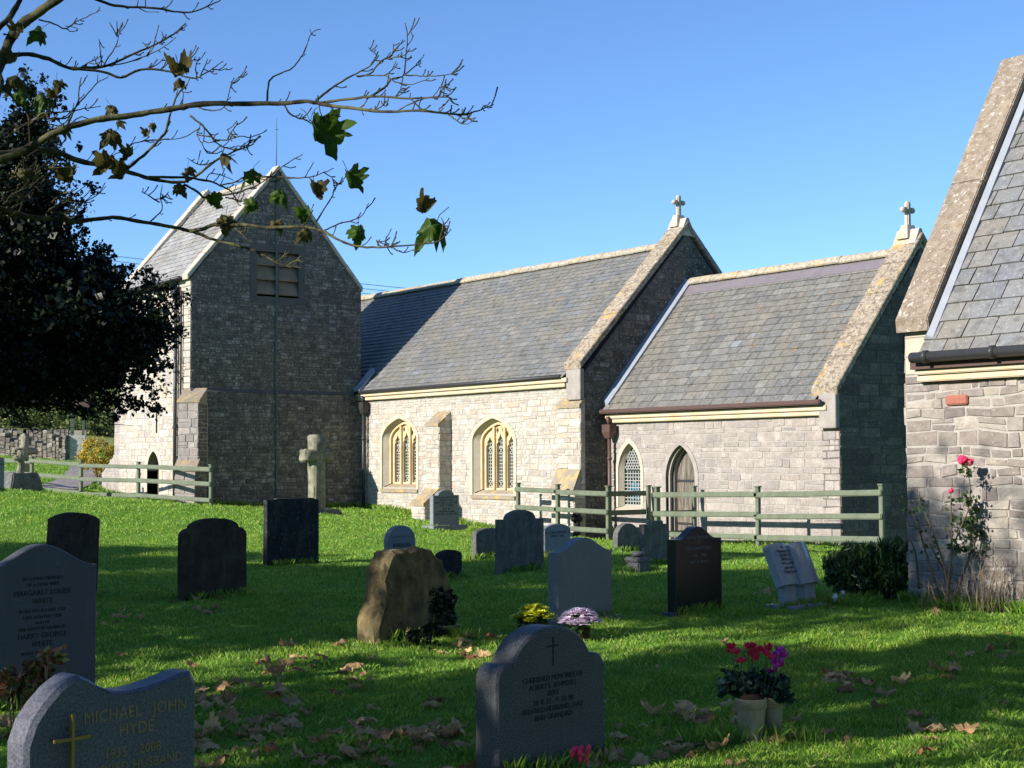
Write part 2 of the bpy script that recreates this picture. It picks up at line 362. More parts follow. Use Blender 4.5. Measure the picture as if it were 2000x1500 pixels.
M['fallen_b'] = leaf_mat('tan_fallen_leaf', [(0, (.62, .46, .2)), (1, (.7, .44, .22))], .8, .15, .25)
M['fallen_c'] = leaf_mat('russet_fallen_leaf', [(0, (.28, .12, .05)), (1, (.38, .19, .09))], .8, .15, .25)
M['shrub'] = leaf_mat('glossy_shrub_leaves', [(0, (.02, .05, .012)), (.7, (.05, .11, .025)), (1, (.12, .2, .05))], .3, .5, .25)
M['rose_leaf'] = leaf_mat('rose_leaves', [(0, (.03, .06, .02)), (1, (.09, .14, .05))], .4, .4, .25)
M['gold_leaf'] = leaf_mat('golden_leaves', [(0, (.4, .26, .02)), (.6, (.6, .45, .05)), (1, (.3, .3, .06))], .6, .3, .3)
M['hedge'] = leaf_mat('hedge_leaves', [(0, (.07, .11, .03)), (.6, (.15, .2, .06)), (1, (.3, .3, .12))], .7, .2, .2)
M['autumn'] = leaf_mat('autumn_leaves', [(0, (.3, .05, .03)), (.5, (.1, .15, .04)), (.8, (.5, .2, .1)), (1, (.5, .45, .15))], .5, .3, .3)
M['cyc'] = leaf_mat('cyclamen_leaves', [(0, (.012, .028, .018)), (.8, (.025, .055, .035)), (1, (.12, .18, .12))], .5, .4, .15)
def grass_mat():
    t = NT('grass_blades', .5, .35); v = t.co()
    c = t.ramp(t.island(), [(0, (.1, .22, .022)), (.45, (.2, .4, .04)), (.8, (.32, .52, .07)), (.93, (.42, .54, .11)), (1, (.5, .47, .22))])
    c = t.mix(t.ramp(t.noise(v, .7, 4, .6), [(.35, 0), (.7, .7)]), c, t.mix(1, c, (1.3, 1.0, .8), 'MULTIPLY'))
    c = t.mix(t.ramp(t.noise(v, 2.3, 5, .7), [(.48, 0), (.62, .6)]), c, t.mix(1, c, (.55, .7, .9), 'MULTIPLY'))
    c = t.mix(t.ramp(t.noise(v, 4.0, 4, .7), [(.56, 0), (.7, .55)]), c, (.34, .34, .13))
    t.color(c); tr = t.n('ShaderNodeBsdfTranslucent'); t.l(c, tr.inputs[0]); ms = t.n('ShaderNodeMixShader'); ms.inputs[0].default_value = .4
    t.l(t.b.outputs[0], ms.inputs[1]); t.l(tr.outputs[0], ms.inputs[2]); t.l(ms.outputs[0], t.t.nodes['Material Output'].inputs[0]); return t.m
M['grass'] = grass_mat()
def ground_mat():
    t = NT('turf', .95, .1); v = t.co()
    c = t.mix(t.noise(v, 3, 6, .7), (.09, .2, .018), (.18, .36, .03))
    c = t.mix(t.ramp(t.noise(v, 30, 5, .7), [(.5, 0), (.7, .5)]), c, (.05, .06, .02))
    sp = t.n('ShaderNodeSeparateXYZ'); t.l(v, sp.inputs[0])
    mr = t.n('ShaderNodeMapRange'); mr.inputs[1].default_value = -60; mr.inputs[2].default_value = -75; t.l(sp.outputs[0], mr.inputs[0])
    far = t.mix(t.ramp(t.noise(v, .3, 8, .7), [(.35, 0), (.65, 1)]), (.13, .17, .05), (.27, .28, .1))
    c = t.mix(mr.outputs[0], c, far)
    t.color(c); t.bump(t.noise(v, 60, 5, .7), .8, .03); return t.m
M['turf'] = ground_mat()
def bark():
    t = NT('lichened_bark', .95, .15); v = t.co()
    c = t.mix(t.ramp(t.noise(v, 14, 6, .7), [(.42, 0), (.6, 1)]), (.03, .025, .02), (.1, .095, .045))
    t.color(c); t.bump(t.noise(v, 40, 6, .7), .8, .008); return t.m
M['bark'] = bark()
M['bark_dark'] = simple('dark_bark', (.05, .04, .03), .95, 20, .4, .6)
M['twig'] = simple('dry_stems', (.3, .22, .14), .9, 30, .3, .2)
M['stem'] = simple('rose_stems', (.12, .09, .06), .8, 30, .3, .2)
M['green_stem'] = simple('green_stems', (.06, .1, .03), .7, 30, .3, 0)
M['path'] = simple('worn_path', (.3, .24, .25), .9, 4, .2, .4)
M['tile'] = simple('brown_roof_tiles', (.13, .09, .07), .9, 14, .4, .7)
M['gtimber'] = simple('green_grey_timber', (.1, .12, .09), .8, 8, .3, .3)
M['wire'] = simple('black_cable', (.02, .02, .02), .6, 8, .1, 0)

# ------------------------------------------------------------------ setting: ground and path
gx = np.concatenate([np.linspace(-900, -110, 30), np.linspace(-105, -62, 30), np.linspace(-61, 12, 260), np.linspace(14, 600, 20)])
gy = np.concatenate([np.linspace(-700, -20, 22), np.linspace(-15, 34, 180), np.linspace(36, 900, 30)])
GX, GY = np.meshgrid(gx, gy); GZ = gz(GX, GY)
nx, ny = len(gx), len(gy); idx = np.arange(nx*ny).reshape(ny, nx)
F = np.stack([idx[:-1, :-1], idx[:-1, 1:], idx[1:, 1:], idx[1:, :-1]], -1).reshape(-1, 4)
tag(np_mesh('ground', np.stack([GX, GY, GZ], -1).reshape(-1, 3), F, M['turf'], smooth=True), kind='structure')
pa, pb = Vector((-47.5, 17.6, 0)), Vector((-41, 13.5, 0))
pts = []
pc = [(-52, 19.6), (-47, 17.5), (-43.5, 15.6), (-41.5, 12.5), (-41, 8)]
PV = []; 
for i in range(60):
    t_ = i/59*(len(pc)-1); k = min(int(t_), len(pc)-2); f = t_-k
    a, b = Vector(pc[k]), Vector(pc[k+1]); c_ = a.lerp(b, f); d_ = (b-a).normalized(); nn = Vector((-d_.y, d_.x))
    for s_ in (-.55, -.2, .2, .55): q = c_+nn*s_; PV.append((q.x, q.y, 0))
PV = np.array(PV); PV[:, 2] = gz(PV[:, 0], PV[:, 1])+.035
PF = [(i*4+j, i*4+j+1, (i+1)*4+j+1, (i+1)*4+j) for i in range(59) for j in range(3)]
tag(np_mesh('path', PV, np.array(PF), M['path'], smooth=True), kind='structure')

# ------------------------------------------------------------------ stone walling
def Sp(Y): return lambda u, v, d: (u, Y-d, v)      # faces south, u = x
def Ep(X): return lambda u, v, d: (X+d, u, v)      # faces east,  u = y
def Wp(X): return lambda u, v, d: (X-d, u, v)
def Np(Y): return lambda u, v, d: (u, Y+d, v)
def stones(mb, ulim, v0, v1, place, hr=(.1, .2), wr=(.16, .42), blocked=None, mi=1, dep=(.004, .015), jit=.011, gap=.007, wob=.022):
    v = v0; _o = random.uniform(0, 90)
    def wv(u, q):
        e = min(1, max(0, (q-v0)/.25), max(0, (v1-q)/.25)); return q+e*wob*(noise.noise(Vector((u*1.3+_o, q*2.1, 0)))+.6*noise.noise(Vector((u*4.1, q*3+_o, 5))))
    while v < v1-.03:
        h = random.uniform(*hr); h = min(h, v1-v); vm = v+h/2
        a, b = ulim(vm) if callable(ulim) else ulim
        segs = [(a, b)]
        for (c, d) in (blocked(vm) if blocked else []):
            ns = []
            for s0, s1 in segs:
                if d <= s0 or c >= s1: ns.append((s0, s1)); continue
                if c > s0: ns.append((s0, c))
                if d < s1: ns.append((d, s1))
            segs = ns
        for s0, s1 in segs:
            u = s0
            while u < s1-.02:
                ww = random.uniform(*wr)*(1 if h < .15 else 1.15); ww = min(ww, s1-u)
                if s1-u-ww < .08: ww = s1-u
                rows = [(v, h)]
                if h > .14 and random.random() < .22: k = random.uniform(.4, .6); rows = [(v, h*k), (v+h*k, h*(1-k))]
                for vv, hh in rows:
                    g = gap*.5+random.uniform(0, .003); j = lambda: random.uniform(-jit, jit)*.6
                    i = random.uniform(.007, .014); dd = random.uniform(*dep)
                    P = [(u+g+j(), vv+g+j()), (u+ww-g+j(), vv+g+j()), (u+ww-g+j(), vv+hh-g+j()), (u+g+j(), vv+hh-g+j())]
                    cu = u+ww/2; cv = vv+hh/2
                    Q = [(p[0]+(i if p[0] < cu else -i), p[1]+(i if p[1] < cv else -i)) for p in P]
                    vs = [place(p[0], wv(*p), -.004) for p in P]+[place(q[0], wv(*q), dd+random.uniform(-.004, .004)) for q in Q]
                    mb.add(vs, [(4, 5, 6, 7), (0, 1, 5, 4), (1, 2, 6, 5), (2, 3, 7, 6), (3, 0, 4, 7)], mi)
                u += ww
        v += h

def arch(a, s, r, n=12, p=None):
    """right spring -> apex -> left spring, points (u, v)"""
    pts = []
    if p is None:
        Rr = (a*a+r*r)/(2*a); cx = -(Rr-a); th = math.asin(min(1, r/Rr))
        right = [(cx+Rr*math.cos(th*i/n), s+Rr*math.sin(th*i/n)) for i in range(n+1)]
    else:
        right = []
        for i in range(n+1):
            x = math.cos(math.pi/2*i/n); right.append((a*x, s+r*(1-x**p)**.5))
    left = [(-x, y) for x, y in right[::-1][1:]]
    return right+left
def opening(cu, a, v0, s, r, p=None, n=12):
    pts = [(cu-a, v0), (cu+a, v0)]+[(cu+x, y) for x, y in arch(a, s, r, n, p)]
    # drop duplicates
    out = []
    for q in pts:
        if not out or (abs(q[0]-out[-1][0])+abs(q[1]-out[-1][1])) > 1e-5: out.append(q)
    return out
def blocked_by(poly):
    def f(v):
        xs = []
        n = len(poly)
        for i in range(n):
            (x0, y0), (x1, y1) = poly[i], poly[(i+1) % n]
            if (y0 <= v < y1) or (y1 <= v < y0): xs.append(x0+(v-y0)/(y1-y0)*(x1-x0))
        xs.sort(); return [(xs[i]+.01, xs[i+1]-.01) for i in range(0, len(xs)-1, 2)]
    return f
def multi(*bl): return lambda v: [q for b in bl for q in b(v)]

def ring(mb, inner, outer, place, d0, d1, mi=0):
    """two equal-length open outlines (jamb foot .. arch .. jamb foot)"""
    n = len(inner)
    vs = [place(*inner[i], d1) for i in range(n)]+[place(*outer[i], d1) for i in range(n)]+[place(*inner[i], d0) for i in range(n)]+[place(*outer[i], d0) for i in range(n)]
    fs = []
    for i in range(n-1):
        fs += [(i, i+1, n+i+1, n+i), (2*n+i, i, i+1, 2*n+i+1)[::-1], (n+i, n+i+1, 3*n+i+1, 3*n+i)]
    fs += [(0, n, 3*n, 2*n), (n-1, 2*n-1, 4*n-1, 3*n-1)]
    mb.add(vs, fs, mi)
def jambs(cu, a, v0, s, r, p=None, n=12): return [(cu+a, v0)]+[(cu+x, y) for x, y in arch(a, s, r, n, p)]+[(cu-a, v0)]

church = empty('parish_church', (-30, 22, 0), 'grey stone parish church with slate roofs and a saddleback tower on the left', 'church')
church.location = (0, 0, 0)

# ---- nave
YN, XN, RY = 22.15, -27.33, 25.46
NAVE_W = -44.0
W1, W2 = -35.37, -30.95
def win_spec(cu):
    sill = .98 if cu == W1 else .87
    return dict(cu=cu, v0=sill, s=sill+1.33, r=.56)
mb = MB()
holes = []; bl = []
for cu in (W1, W2):
    q = win_spec(cu); holes.append(opening(cu, .88, q['v0'], q['s'], q['r'], 1.25)); bl.append(blocked_by(opening(cu, .98, q['v0']-.1, q['s'], q['r']+.1, 1.25)))
mb.plate([(NAVE_W, -.6), (XN-.48, -.6), (XN-.48, 3.5), (NAVE_W, 3.5)], holes, Sp(YN), -.5, 0)
stones(mb, (-37.4, XN-.01), -.45, 3.42, Sp(YN), (.06, .15), (.1, .34), multi(*bl))
# east gable (upper part shows above the chancel roof)
def gable(mb, X, y0, y1, zb, ze, ya, za, th, place=Ep, hr=(.1, .2), wr=(.16, .4), blocked=None, holes=(), mi=(0, 1), coff=.06):
    mb.plate([(y0, zb), (y1, zb), (y1, ze), (ya, za), (y0, ze)], holes, place(X), -th, 0, mi[0])
    def lim(v):
        if v <= ze: return (y0+.005, y1-.005)
        f = (v-ze)/(za-ze); return (y0+(ya-y0)*f+.03, y1-(y1-ya)*f-.03)
    stones(mb, lim, zb, za-.12, place(X), hr, wr, blocked, mi[1])
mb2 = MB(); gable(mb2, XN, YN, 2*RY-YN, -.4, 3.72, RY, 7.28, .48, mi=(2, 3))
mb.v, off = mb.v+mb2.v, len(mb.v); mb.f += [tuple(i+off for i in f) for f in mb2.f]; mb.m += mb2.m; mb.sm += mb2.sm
# north and west walls, plain
mb.box(NAVE_W, XN-.5, 2*RY-YN-.5, 2*RY-YN, -.6, 3.5, 0)
mb.plate([(YN+.5, -.3), (2*RY-YN-.5, -.3), (2*RY-YN-.5, 3.9), (RY, 7.0), (YN+.5, 3.9)], [], Wp(NAVE_W), -.5, 0, 0)
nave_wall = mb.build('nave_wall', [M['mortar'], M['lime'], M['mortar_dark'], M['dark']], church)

def slates(x0, x1, ye, ze, yr, zr, cw, ch, mat, parent, name, th=.016, rnd=.6):
    """slope rising from eave line (ye,ze) to ridge (yr,zr)"""
    mb = MB(); sl_ = math.hypot(yr-ye, zr-ze); dy, dz = (yr-ye)/sl_, (zr-ze)/sl_; nyy, nzz = (-dz, dy) if dy > 0 else (dz, -dy)
    if nzz < 0: nyy, nzz = -nyy, -nzz
    P = lambda x, s, h: (x, ye+dy*s+nyy*h, ze+dz*s+nzz*h)
    mb.add([P(x0, 0, -.03), P(x1, 0, -.03), P(x1, sl_, -.03), P(x0, sl_, -.03)], [(0, 1, 2, 3)])
    s = -.05; r = 0
    while s < sl_-.02:
        c = ch*(1-.25*s/sl_); x = x0-(cw*.5 if r % 2 else 0)+random.uniform(-.04, .04)
        while x < x1:
            ww = cw*random.uniform(1-rnd*.5, 1+rnd*.5)
            a, b = max(x, x0), min(x+ww, x1)
            if b-a > .03:
                e = s+random.uniform(-.006, .006); t = s+c+.06; t = min(t, sl_)
                j = random.uniform(-.003, .003); k = random.uniform(-.004, .004); g = .007
                h0 = th*1.9+.004
                vs = [P(a+g, e, h0+j), P(b-g, e+random.uniform(-.004, .004), h0+k), P(b-g, t, .006+k*.3), P(a+g, t, .006+j*.3), P(a+g, e, h0-th*1.5+j), P(b-g, e, h0-th*1.5+k)]
                mb.add(vs, [(0, 1, 2, 3), (4, 5, 1, 0)])
            x += ww
        s += c; r += 1
    return mb.build(name, mat, parent)
def coping(x0, x1, ye, ze, yr, zr, th, mat, parent, name='gable_coping', both=True, seg=.75, kneel=.0):
    """stone coping strip running up a gable; top surface line (ye,ze)->(yr,zr)"""
    mb = MB()
    for sgn in ((1, -1) if both else (1,)):
        y0 = ye if sgn > 0 else 2*yr-ye; L = math.hypot(yr-y0, zr-ze); dy, dz = (yr-y0)/L, (zr-ze)/L
        n = max(1, int(L/seg)); ny_, nz_ = -dz*(1 if dy > 0 else -1), abs(dy)
        for i in range(n):
            a, b = L*i/n+.004, L*(i+1)/n-.004
            if i == n-1: b = L+th*.0
            o = random.uniform(-.006, .006)
            def Q(s, h): return (y0+dy*s+ny_*h, ze+dz*s+nz_*h)
            pts = [Q(a, o), Q(b, o), Q(b, o-th), Q(a, o-th)]
            if i == 0: pts[3] = (Q(0, 0)[0]+(0.02*sgn), Q(0, 0)[1]-th*1.25); 
            if i == n-1:
                pts[1] = (yr, zr+o); pts[2] = (yr, zr-th*1.35)
            bm = bmesh.new(); A = [bm.verts.new((x0, p[0], p[1])) for p in pts]; B = [bm.verts.new((x1, p[0], p[1])) for p in pts]
            bm.faces.new(A); bm.faces.new(B[::-1])
            for k in range(4): bm.faces.new((A[k], A[(k+1) % 4], B[(k+1) % 4], B[k]))
            bmesh.ops.recalc_face_normals(bm, faces=bm.faces)
            bmesh.ops.bevel(bm, geom=bm.edges[:], offset=.012, segments=2, affect='EDGES')
            bmesh.ops.recalc_face_normals(bm, faces=bm.faces); mb.frombm(bm)
    return mb.build(name, mat, parent)
def ridge_tiles(x0, x1, y, z, mat, parent, half=.16, drop=.13, L=.45):
    mb = MB(); x = x0
    while x < x1-.05:
        e = min(x+L, x1); o = random.uniform(-.008, .008)
        P = [(-half, -drop), (-half*.35, -.01), (0, .02), (half*.35, -.01), (half, -drop), (half-.02, -drop-.03), (0, -.05), (-half+.02, -drop-.03)]
        A = [(x+.004, y+p[0], z+p[1]+o) for p in P]; B = [(e-.004, y+p[0], z+p[1]+o) for p in P]; n = len(P)
        mb.add(A+B, [tuple(range(n)), tuple(range(2*n-1, n-1, -1))]+[(i, (i+1) % n, n+(i+1) % n, n+i) for i in range(n)]); x = e
    return mb.build('ridge_tiles', mat, parent)

slates(NAVE_W, XN-.5, 21.98, 3.66, RY, 7.02, .3, .2, M['slate'], church, 'nave_roof')
slates(NAVE_W, XN-.5, 2*RY-21.98, 3.66, RY, 7.02, .6, .4, M['slate'], church, 'nave_roof')
ridge_tiles(NAVE_W, XN-.5, RY, 7.14, M['ridge'], church)
coping(XN-.56, XN+.05, 22.0, 3.97, RY, 7.58, .13, M['coping'], church)
# kneeler + buttress
kb = MB(); kb.box(XN-.5, XN+.03, 22.02, 22.14, 3.1, 3.82, 0, .01); kb.build('kneeler', M['jamb'], church)
def buttress(x0, x1, Y, stages, name='buttress', smat='lime', mmat='mortar', eastdark=None):
    """stages: list (z_top_front, z_top_back, proj, z_bottom) from top to bottom"""
    mb = MB(); wobs = []
    for k, (zf, zb, pr, z0, pb) in enumerate(stages):
        yf = Y-pr; yb = Y-pb
        mb.plate([(yf+.004, z0), (Y+.02, z0), (Y+.02, zb-.03 if pb == 0 else zf-.03), (yb, zb-.03), (yf+.004, zf-.03)][:5], [], Ep(x1-.004), -(x1-x0-.008), 0, 0)
        stones(mb, (x0, x1), z0, zf-.02, Sp(yf), (.1, .19), (.2, .4), mi=1)
        def lim(v, yf=yf, zf=zf, zb=zb, yb=yb): 
            return (yf, Y) if v < zf else (min(Y-.03, yf+(yb-yf)*min(1, (v-zf)/(zb-zf))), Y)
        stones(mb, lim, z0, (zb if pb == 0 else zf)-.05, Ep(x1), (.1, .19), (.15, .35), mi=1)
        o = .035; mb3 = MB()
        wobs.append(mb3)
        mb3.hexa([(x0-o, yf-o, zf-.07), (x1+o*.4, yf-o, zf-.07), (x1+o*.4, yb, zb-.07), (x0-o, yb, zb-.07), (x0-o, yf-o, zf), (x1+o*.4, yf-o, zf), (x1+o*.4, yb, zb), (x0-o, yb, zb)])
    b = mb.build(name, [M[mmat], M[smat]], church)
    for w_ in wobs: w_.build('weathering', M['weathering'], b)
    return b
buttress(-33.42, -32.82, YN, [(2.66, 3.0, .4, .6, 0), (.6, 1.0, .85, -.3, .38)])
buttress(-28.15, XN+.02, YN, [(2.98, 3.14, .13, 1.0, 0), (1.0, 1.5, .33, -.5, .14)])
# cornice + gutter
cb = MB(); cb.box(-37.4, XN-.55, 22.02, 22.15, 3.42, 3.52, 0, .012); cb.box(-37.4, XN-.42, 21.96, 22.15, 3.525, 3.63, 0, .012); cb.build('eaves_cornice', M['cornice'], church)
gb = MB(); gb.tube([(-37.4, 21.93, 3.65), (XN-.6, 21.93, 3.66)], .05, 10); gb.build('gutter', M['iron_dark'], church)
def downpipe(x, y, ztop, zbot, mat, parent, hop=True, r=.045, dy=0):
    mb = MB(); mb.tube([(x, y, ztop), (x, y, zbot)], r, 12)
    for zz in np.arange(zbot+.5, ztop-.2, 1.5): mb.tube([(x, y, zz), (x, y, zz+.06)], r*1.35, 12)
    if hop:
        mb.hexa([(x-.08, y-.07, ztop), (x+.08, y-.07, ztop), (x+.08, y+.07, ztop), (x-.08, y+.07, ztop), (x-.14, y-.11, ztop+.14), (x+.14, y-.11, ztop+.14), (x+.14, y+.1, ztop+.14), (x-.14, y+.1, ztop+.14)])
        mb.box(x-.14, x+.14, y-.11, y+.1, ztop+.14, ztop+.32)
        mb.tube([(x, y, ztop+.3), (x, y-.05, ztop+.5)], r, 10)
    return mb.build('downpipe', mat, parent)
downpipe(-37.05, 22.0, 3.05, .3, M['iron_dark'], church)

def leading_grid(mb, cu, a, v0, v1, place, d, dx=.06, dv=.075, bands=(), t=.006, clip=None):
    top = clip
    def bar(p, q):
        (u0, w0), (u1, w1) = p, q; L = math.hypot(u1-u0, w1-w0)
        if L < 1e-4: return
        nx_, nv = -(w1-w0)/L*t, (u1-u0)/L*t
        vs = [place(u0+nx_, w0+nv, d), place(u1+nx_, w1+nv, d), place(u1-nx_, w1-nv, d), place(u0-nx_, w0-nv, d)]
        vb = [place(u0+nx_, w0+nv, d-.012), place(u1+nx_, w1+nv, d-.012), place(u1-nx_, w1-nv, d-.012), place(u0-nx_, w0-nv, d-.012)]
        mb.add(vs+vb, [(0, 1, 2, 3), (0, 4, 5, 1), (2, 6, 7, 3)])
    inb = lambda v: any(b0 < v < b1 for b0, b1 in bands)
    n = max(2, round(2*a/dx)); us = [cu-a+2*a*i/n for i in range(n+1)]
    v = v0
    while v < v1:
        if not inb(v):
            hw = a if not top else top(v)
            if hw > .02: bar((cu-hw, v), (cu+hw, v))
        v += dv
    segs = []; lo = v0
    for b0, b1 in sorted(bands): segs.append((lo, b0)); lo = b1
    segs.append((lo, v1))
    for s0, s1 in segs:
        for u in us:
            vt = s1
            if top:
                while vt > s0 and top(vt) < abs(u-cu): vt -= .02
            if vt > s0+.02: bar((u, s0), (u, vt))
    for b0, b1 in bands:
        m = max(1, round((b1-b0)/(2*a/2)))
        hh = (b1-b0)/m
        for k in range(m):
            z0 = b0+k*hh
            for q in range(2):
                ua, ub = cu-a+a*q, cu-a+a*(q+1)
                for (p0, p1) in (((ua, z0), (ub, z0+hh)), ((ub, z0), (ua, z0+hh))):
                    if top:
                        if top(p0[1]) < abs(p0[0]-cu)-.03 or top(p1[1]) < abs(p1[0]-cu)-.03: continue
                    bar(p0, p1)
        bar((cu-a, b0), (cu+a, b0))
        if not top: bar((cu-a, b1), (cu+a, b1))

def nave_window(cu):
    q = win_spec(cu); v0, s, r = q['v0'], q['s'], q['r']; pl = Sp(YN)
    f = MB(); ring(f, jambs(cu, .88, v0-.05, s, r, 1.25), jambs(cu, 1.0, v0-.05, s, r+.12, 1.25), pl, -.04, .03)
    # splayed reveal
    A = jambs(cu, .88, v0, s, r, 1.25); B = jambs(cu, .76, v0+.1, s, r-.1, 1.25); n = len(A)
    A2 = [pl(*p, .0) for p in A]; B2 = [pl(*p, -.22) for p in B]
    f.add(A2+B2, [(i, i+1, n+i+1, n+i) for i in range(n-1)])
    fr = f.build('window_surround', M['surround'], church)
    sb = MB(); sb.hexa([pl(cu-.95, v0-.14, .05), pl(cu+.95, v0-.14, .05), pl(cu+.95, v0-.14, -.3), pl(cu-.95, v0-.14, -.3), pl(cu-.95, v0-.07, .05), pl(cu+.95, v0-.07, .05), pl(cu+.87, v0+.13, -.3), pl(cu-.87, v0+.13, -.3)])
    sb.build('window_sill', M['weathering'], fr)
    # tracery plate
    t = MB(); vv = v0+.1
    arc = lambda u: s+(r-.1)*max(0, 1-min(1, abs(u)/.76)**1.25)**.5
    def light(c):
        w_ = .165; top = s-.02+(0.06 if c == 0 else 0)
        L = [(c-w_, vv+.03), (c+w_, vv+.03), (c+w_, top-.22), (c+w_*.98, top-.12), (c+w_*.62, top-.07), (c+w_*.78, top-.02), (c+w_*.3, top+.05), (c, top+.14)]
        L += [(2*c-x, y) for x, y in L[-2:1:-1]]; return [(cu+x, y) for x, y in L]
    hs = [light(c) for c in (-.46, 0, .46)]
    def dia(c, z, wx, wz): return [(cu+c-wx, z), (cu+c, z-wz), (cu+c+wx, z), (cu+c, z+wz)]
    for c in (-.3, -.12, .12, .3): hs.append(dia(c, s+(.16 if abs(c) > .2 else .26), .055, .09))
    t.plate([(cu-.76, vv-.1), (cu+.76, vv-.1)]+[(cu+x, y) for x, y in arch(.76, s, r-.1, 14, 1.25)][0:], hs, pl, -.31, -.225)
    for c in (-.23, .23):
        zt = arc(c); t.box(cu+c-.045, cu+c+.045, YN+.165, YN+.23, vv, zt, 0, .012)
    i1 = jambs(cu, .70, vv, s, r-.15, 1.25); o1 = jambs(cu, .765, vv, s, r-.095, 1.25); ring(t, i1, o1, pl, -.23, -.15)
    t.build('tracery', M['ham'], fr)
    g = MB(); g.plate([(cu-.7, vv), (cu+.7, vv)]+[(cu+x, y) for x, y in arch(.7, s, r-.12, 10, 1.25)], [], pl, -.34, -.33); g.build('glass', M['glass'], fr)
    ld = MB()
    for c in (-.46, 0, .46):
        leading_grid(ld, cu+c, .165, vv+.03, s+.12, pl, -.3, .083, .088, bands=((vv+.06, vv+.22), (s-.33, s-.17)), t=.009)
    ld.build('leading', M['leading'], fr)
for cu in (W1, W2): nave_window(cu)

# ---- finial crosses
def finial(x, y, z, h, parent, t=.075):
    mb = MB()
    # saddle of two small gables crossing the apex
    mb.hexa([(x-.3, y-.26, z-.35), (x+.28, y-.26, z-.35), (x+.28, y+.26, z-.35), (x-.3, y+.26, z-.35), (x-.3, y-.035, z+.1), (x+.28, y-.035, z+.1), (x+.28, y+.035, z+.1), (x-.3, y+.035, z+.1)])
    mb.hexa([(x-.2, y-.2, z-.1), (x+.1, y-.2, z-.1), (x+.1, y+.2, z-.1), (x-.2, y+.2, z-.1), (x-.13, y-.11, z+.2), (x+.03, y-.11, z+.2), (x+.03, y+.11, z+.2), (x-.13, y+.11, z+.2)])
    cx = x-.05
    def oct_(y0, y1, z0, z1, tt, b=.022): mb.bbox(cx-tt, cx+tt, y0, y1, z0, z1, 0, b)
    oct_(y-t, y+t, z+.15, z+h, t)
    zc = z+h-.3*h*.85
    oct_(y-.17, y-t+.005, zc-t, zc+t, t*.93); oct_(y+t-.005, y+.17, zc-t, zc+t, t*.93)
    # trefoil swellings at the arm ends
    for (yy, zz) in ((y-.15, zc), (y+.15, zc), (y, z+h-.05)):
        bm = bmesh.new(); bmesh.ops.create_icosphere(bm, subdivisions=2, radius=t*1.18)
        mb.frombm(bm, 0, True, Matrix.Translation((cx, yy, zz)) @ Matrix.Diagonal((.95, 1, 1, 1)))
    return mb.build('finial_cross', M['coping_pale'], parent)
finial(XN-.25, RY, 7.56, .7, church, .056)

# ---- chancel
YC, XC = 22.85, -20.21
mb = MB()
CW = dict(cu=-26.53, a=.39, v0=.6, s=1.42, r=.66)
CD = dict(cu=-24.81, a=.47, v0=-.25, s=1.3, r=.72)
hol = [opening(CW['cu'], CW['a'], CW['v0'], CW['s'], CW['r']), opening(CD['cu'], CD['a'], CD['v0'], CD['s'], CD['r'])]
b1 = blocked_by(opening(CW['cu'], .47, CW['v0']-.05, CW['s'], CW['r']+.1)); b2 = blocked_by(opening(CD['cu'], .57, CD['v0'], CD['s'], CD['r']+.08))
mb.plate([(XN+.002, -.7), (XC-.45, -.7), (XC-.45, 2.7), (XN+.002, 2.7)], hol, Sp(YC), -.45, 0)
stones(mb, (XN, XC), -.5, 2.68, Sp(YC), (.09, .2), (.14, .44), multi(b1, b2), gap=.006)
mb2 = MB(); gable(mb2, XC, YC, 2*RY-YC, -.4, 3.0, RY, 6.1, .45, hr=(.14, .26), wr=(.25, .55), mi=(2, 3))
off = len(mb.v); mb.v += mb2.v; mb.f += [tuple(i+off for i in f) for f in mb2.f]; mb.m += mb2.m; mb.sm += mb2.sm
mb.box(XN+.01, XC-.46, 2*RY-YC-.45, 2*RY-YC, -.6, 2.7, 0)
M['pinkd'] = stone_mat('shaded_gable_stone', [(0, (.095, .085, .075)), (.5, (.13, .115, .1)), (1, (.19, .165, .145))], dark=(.05, .045, .038), lichen=.35, grime=.5)  # chancel stone copied darker, the east gable's shade put into its colour
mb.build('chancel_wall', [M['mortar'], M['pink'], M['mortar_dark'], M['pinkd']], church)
slates(XN+.01, XC-.45, 22.68, 2.86, RY, 6.02, .34, .235, M['slate2'], church, 'chancel_roof')
slates(XN+.01, XC-.45, 2*RY-22.68, 2.86, RY, 6.02, .7, .4, M['slate2'], church, 'chancel_roof')
ridge_tiles(XN+.02, XC-.45, RY, 6.14, M['ridge'], church, .15, .13)
cs = MB(); cs.hexa([(XN+.02, RY-.3, 5.70), (XC-.46, RY-.3, 5.70), (XC-.46, RY-.12, 5.9), (XN+.02, RY-.12, 5.9), (XN+.02, RY-.31, 5.73), (XC-.46, RY-.31, 5.73), (XC-.46, RY-.13, 5.94), (XN+.02, RY-.13, 5.94)]); cs.build('ridge_strip', M['purple_ridge'], church)
fl = MB(); a0 = (22.75, 2.95); a1 = (25.4, 5.99)
fl.hexa([(XN+.005, a0[0], a0[1]), (XN+.2, a0[0], a0[1]), (XN+.2, a1[0], a1[1]), (XN+.005, a1[0], a1[1]), (XN+.005, a0[0]-.03, a0[1]+.17), (XN+.2, a0[0]-.03, a0[1]+.06), (XN+.2, a1[0]-.03, a1[1]+.06), (XN+.005, a1[0]-.03, a1[1]+.17)]); fl.build('lead_flashing', M['lead'], church)
coping(XC-.62, XC+.05, 22.72, 3.1, RY, 6.42, .13, M['coping'], church)
finial(XC-.3, RY, 6.40, .7, church, .056)
kb = MB(); kb.box(XC-.42, XC+.02, 22.72, 22.84, 2.3, 3.0, 0, .01); kb.build('kneeler', M['jamb'], church)
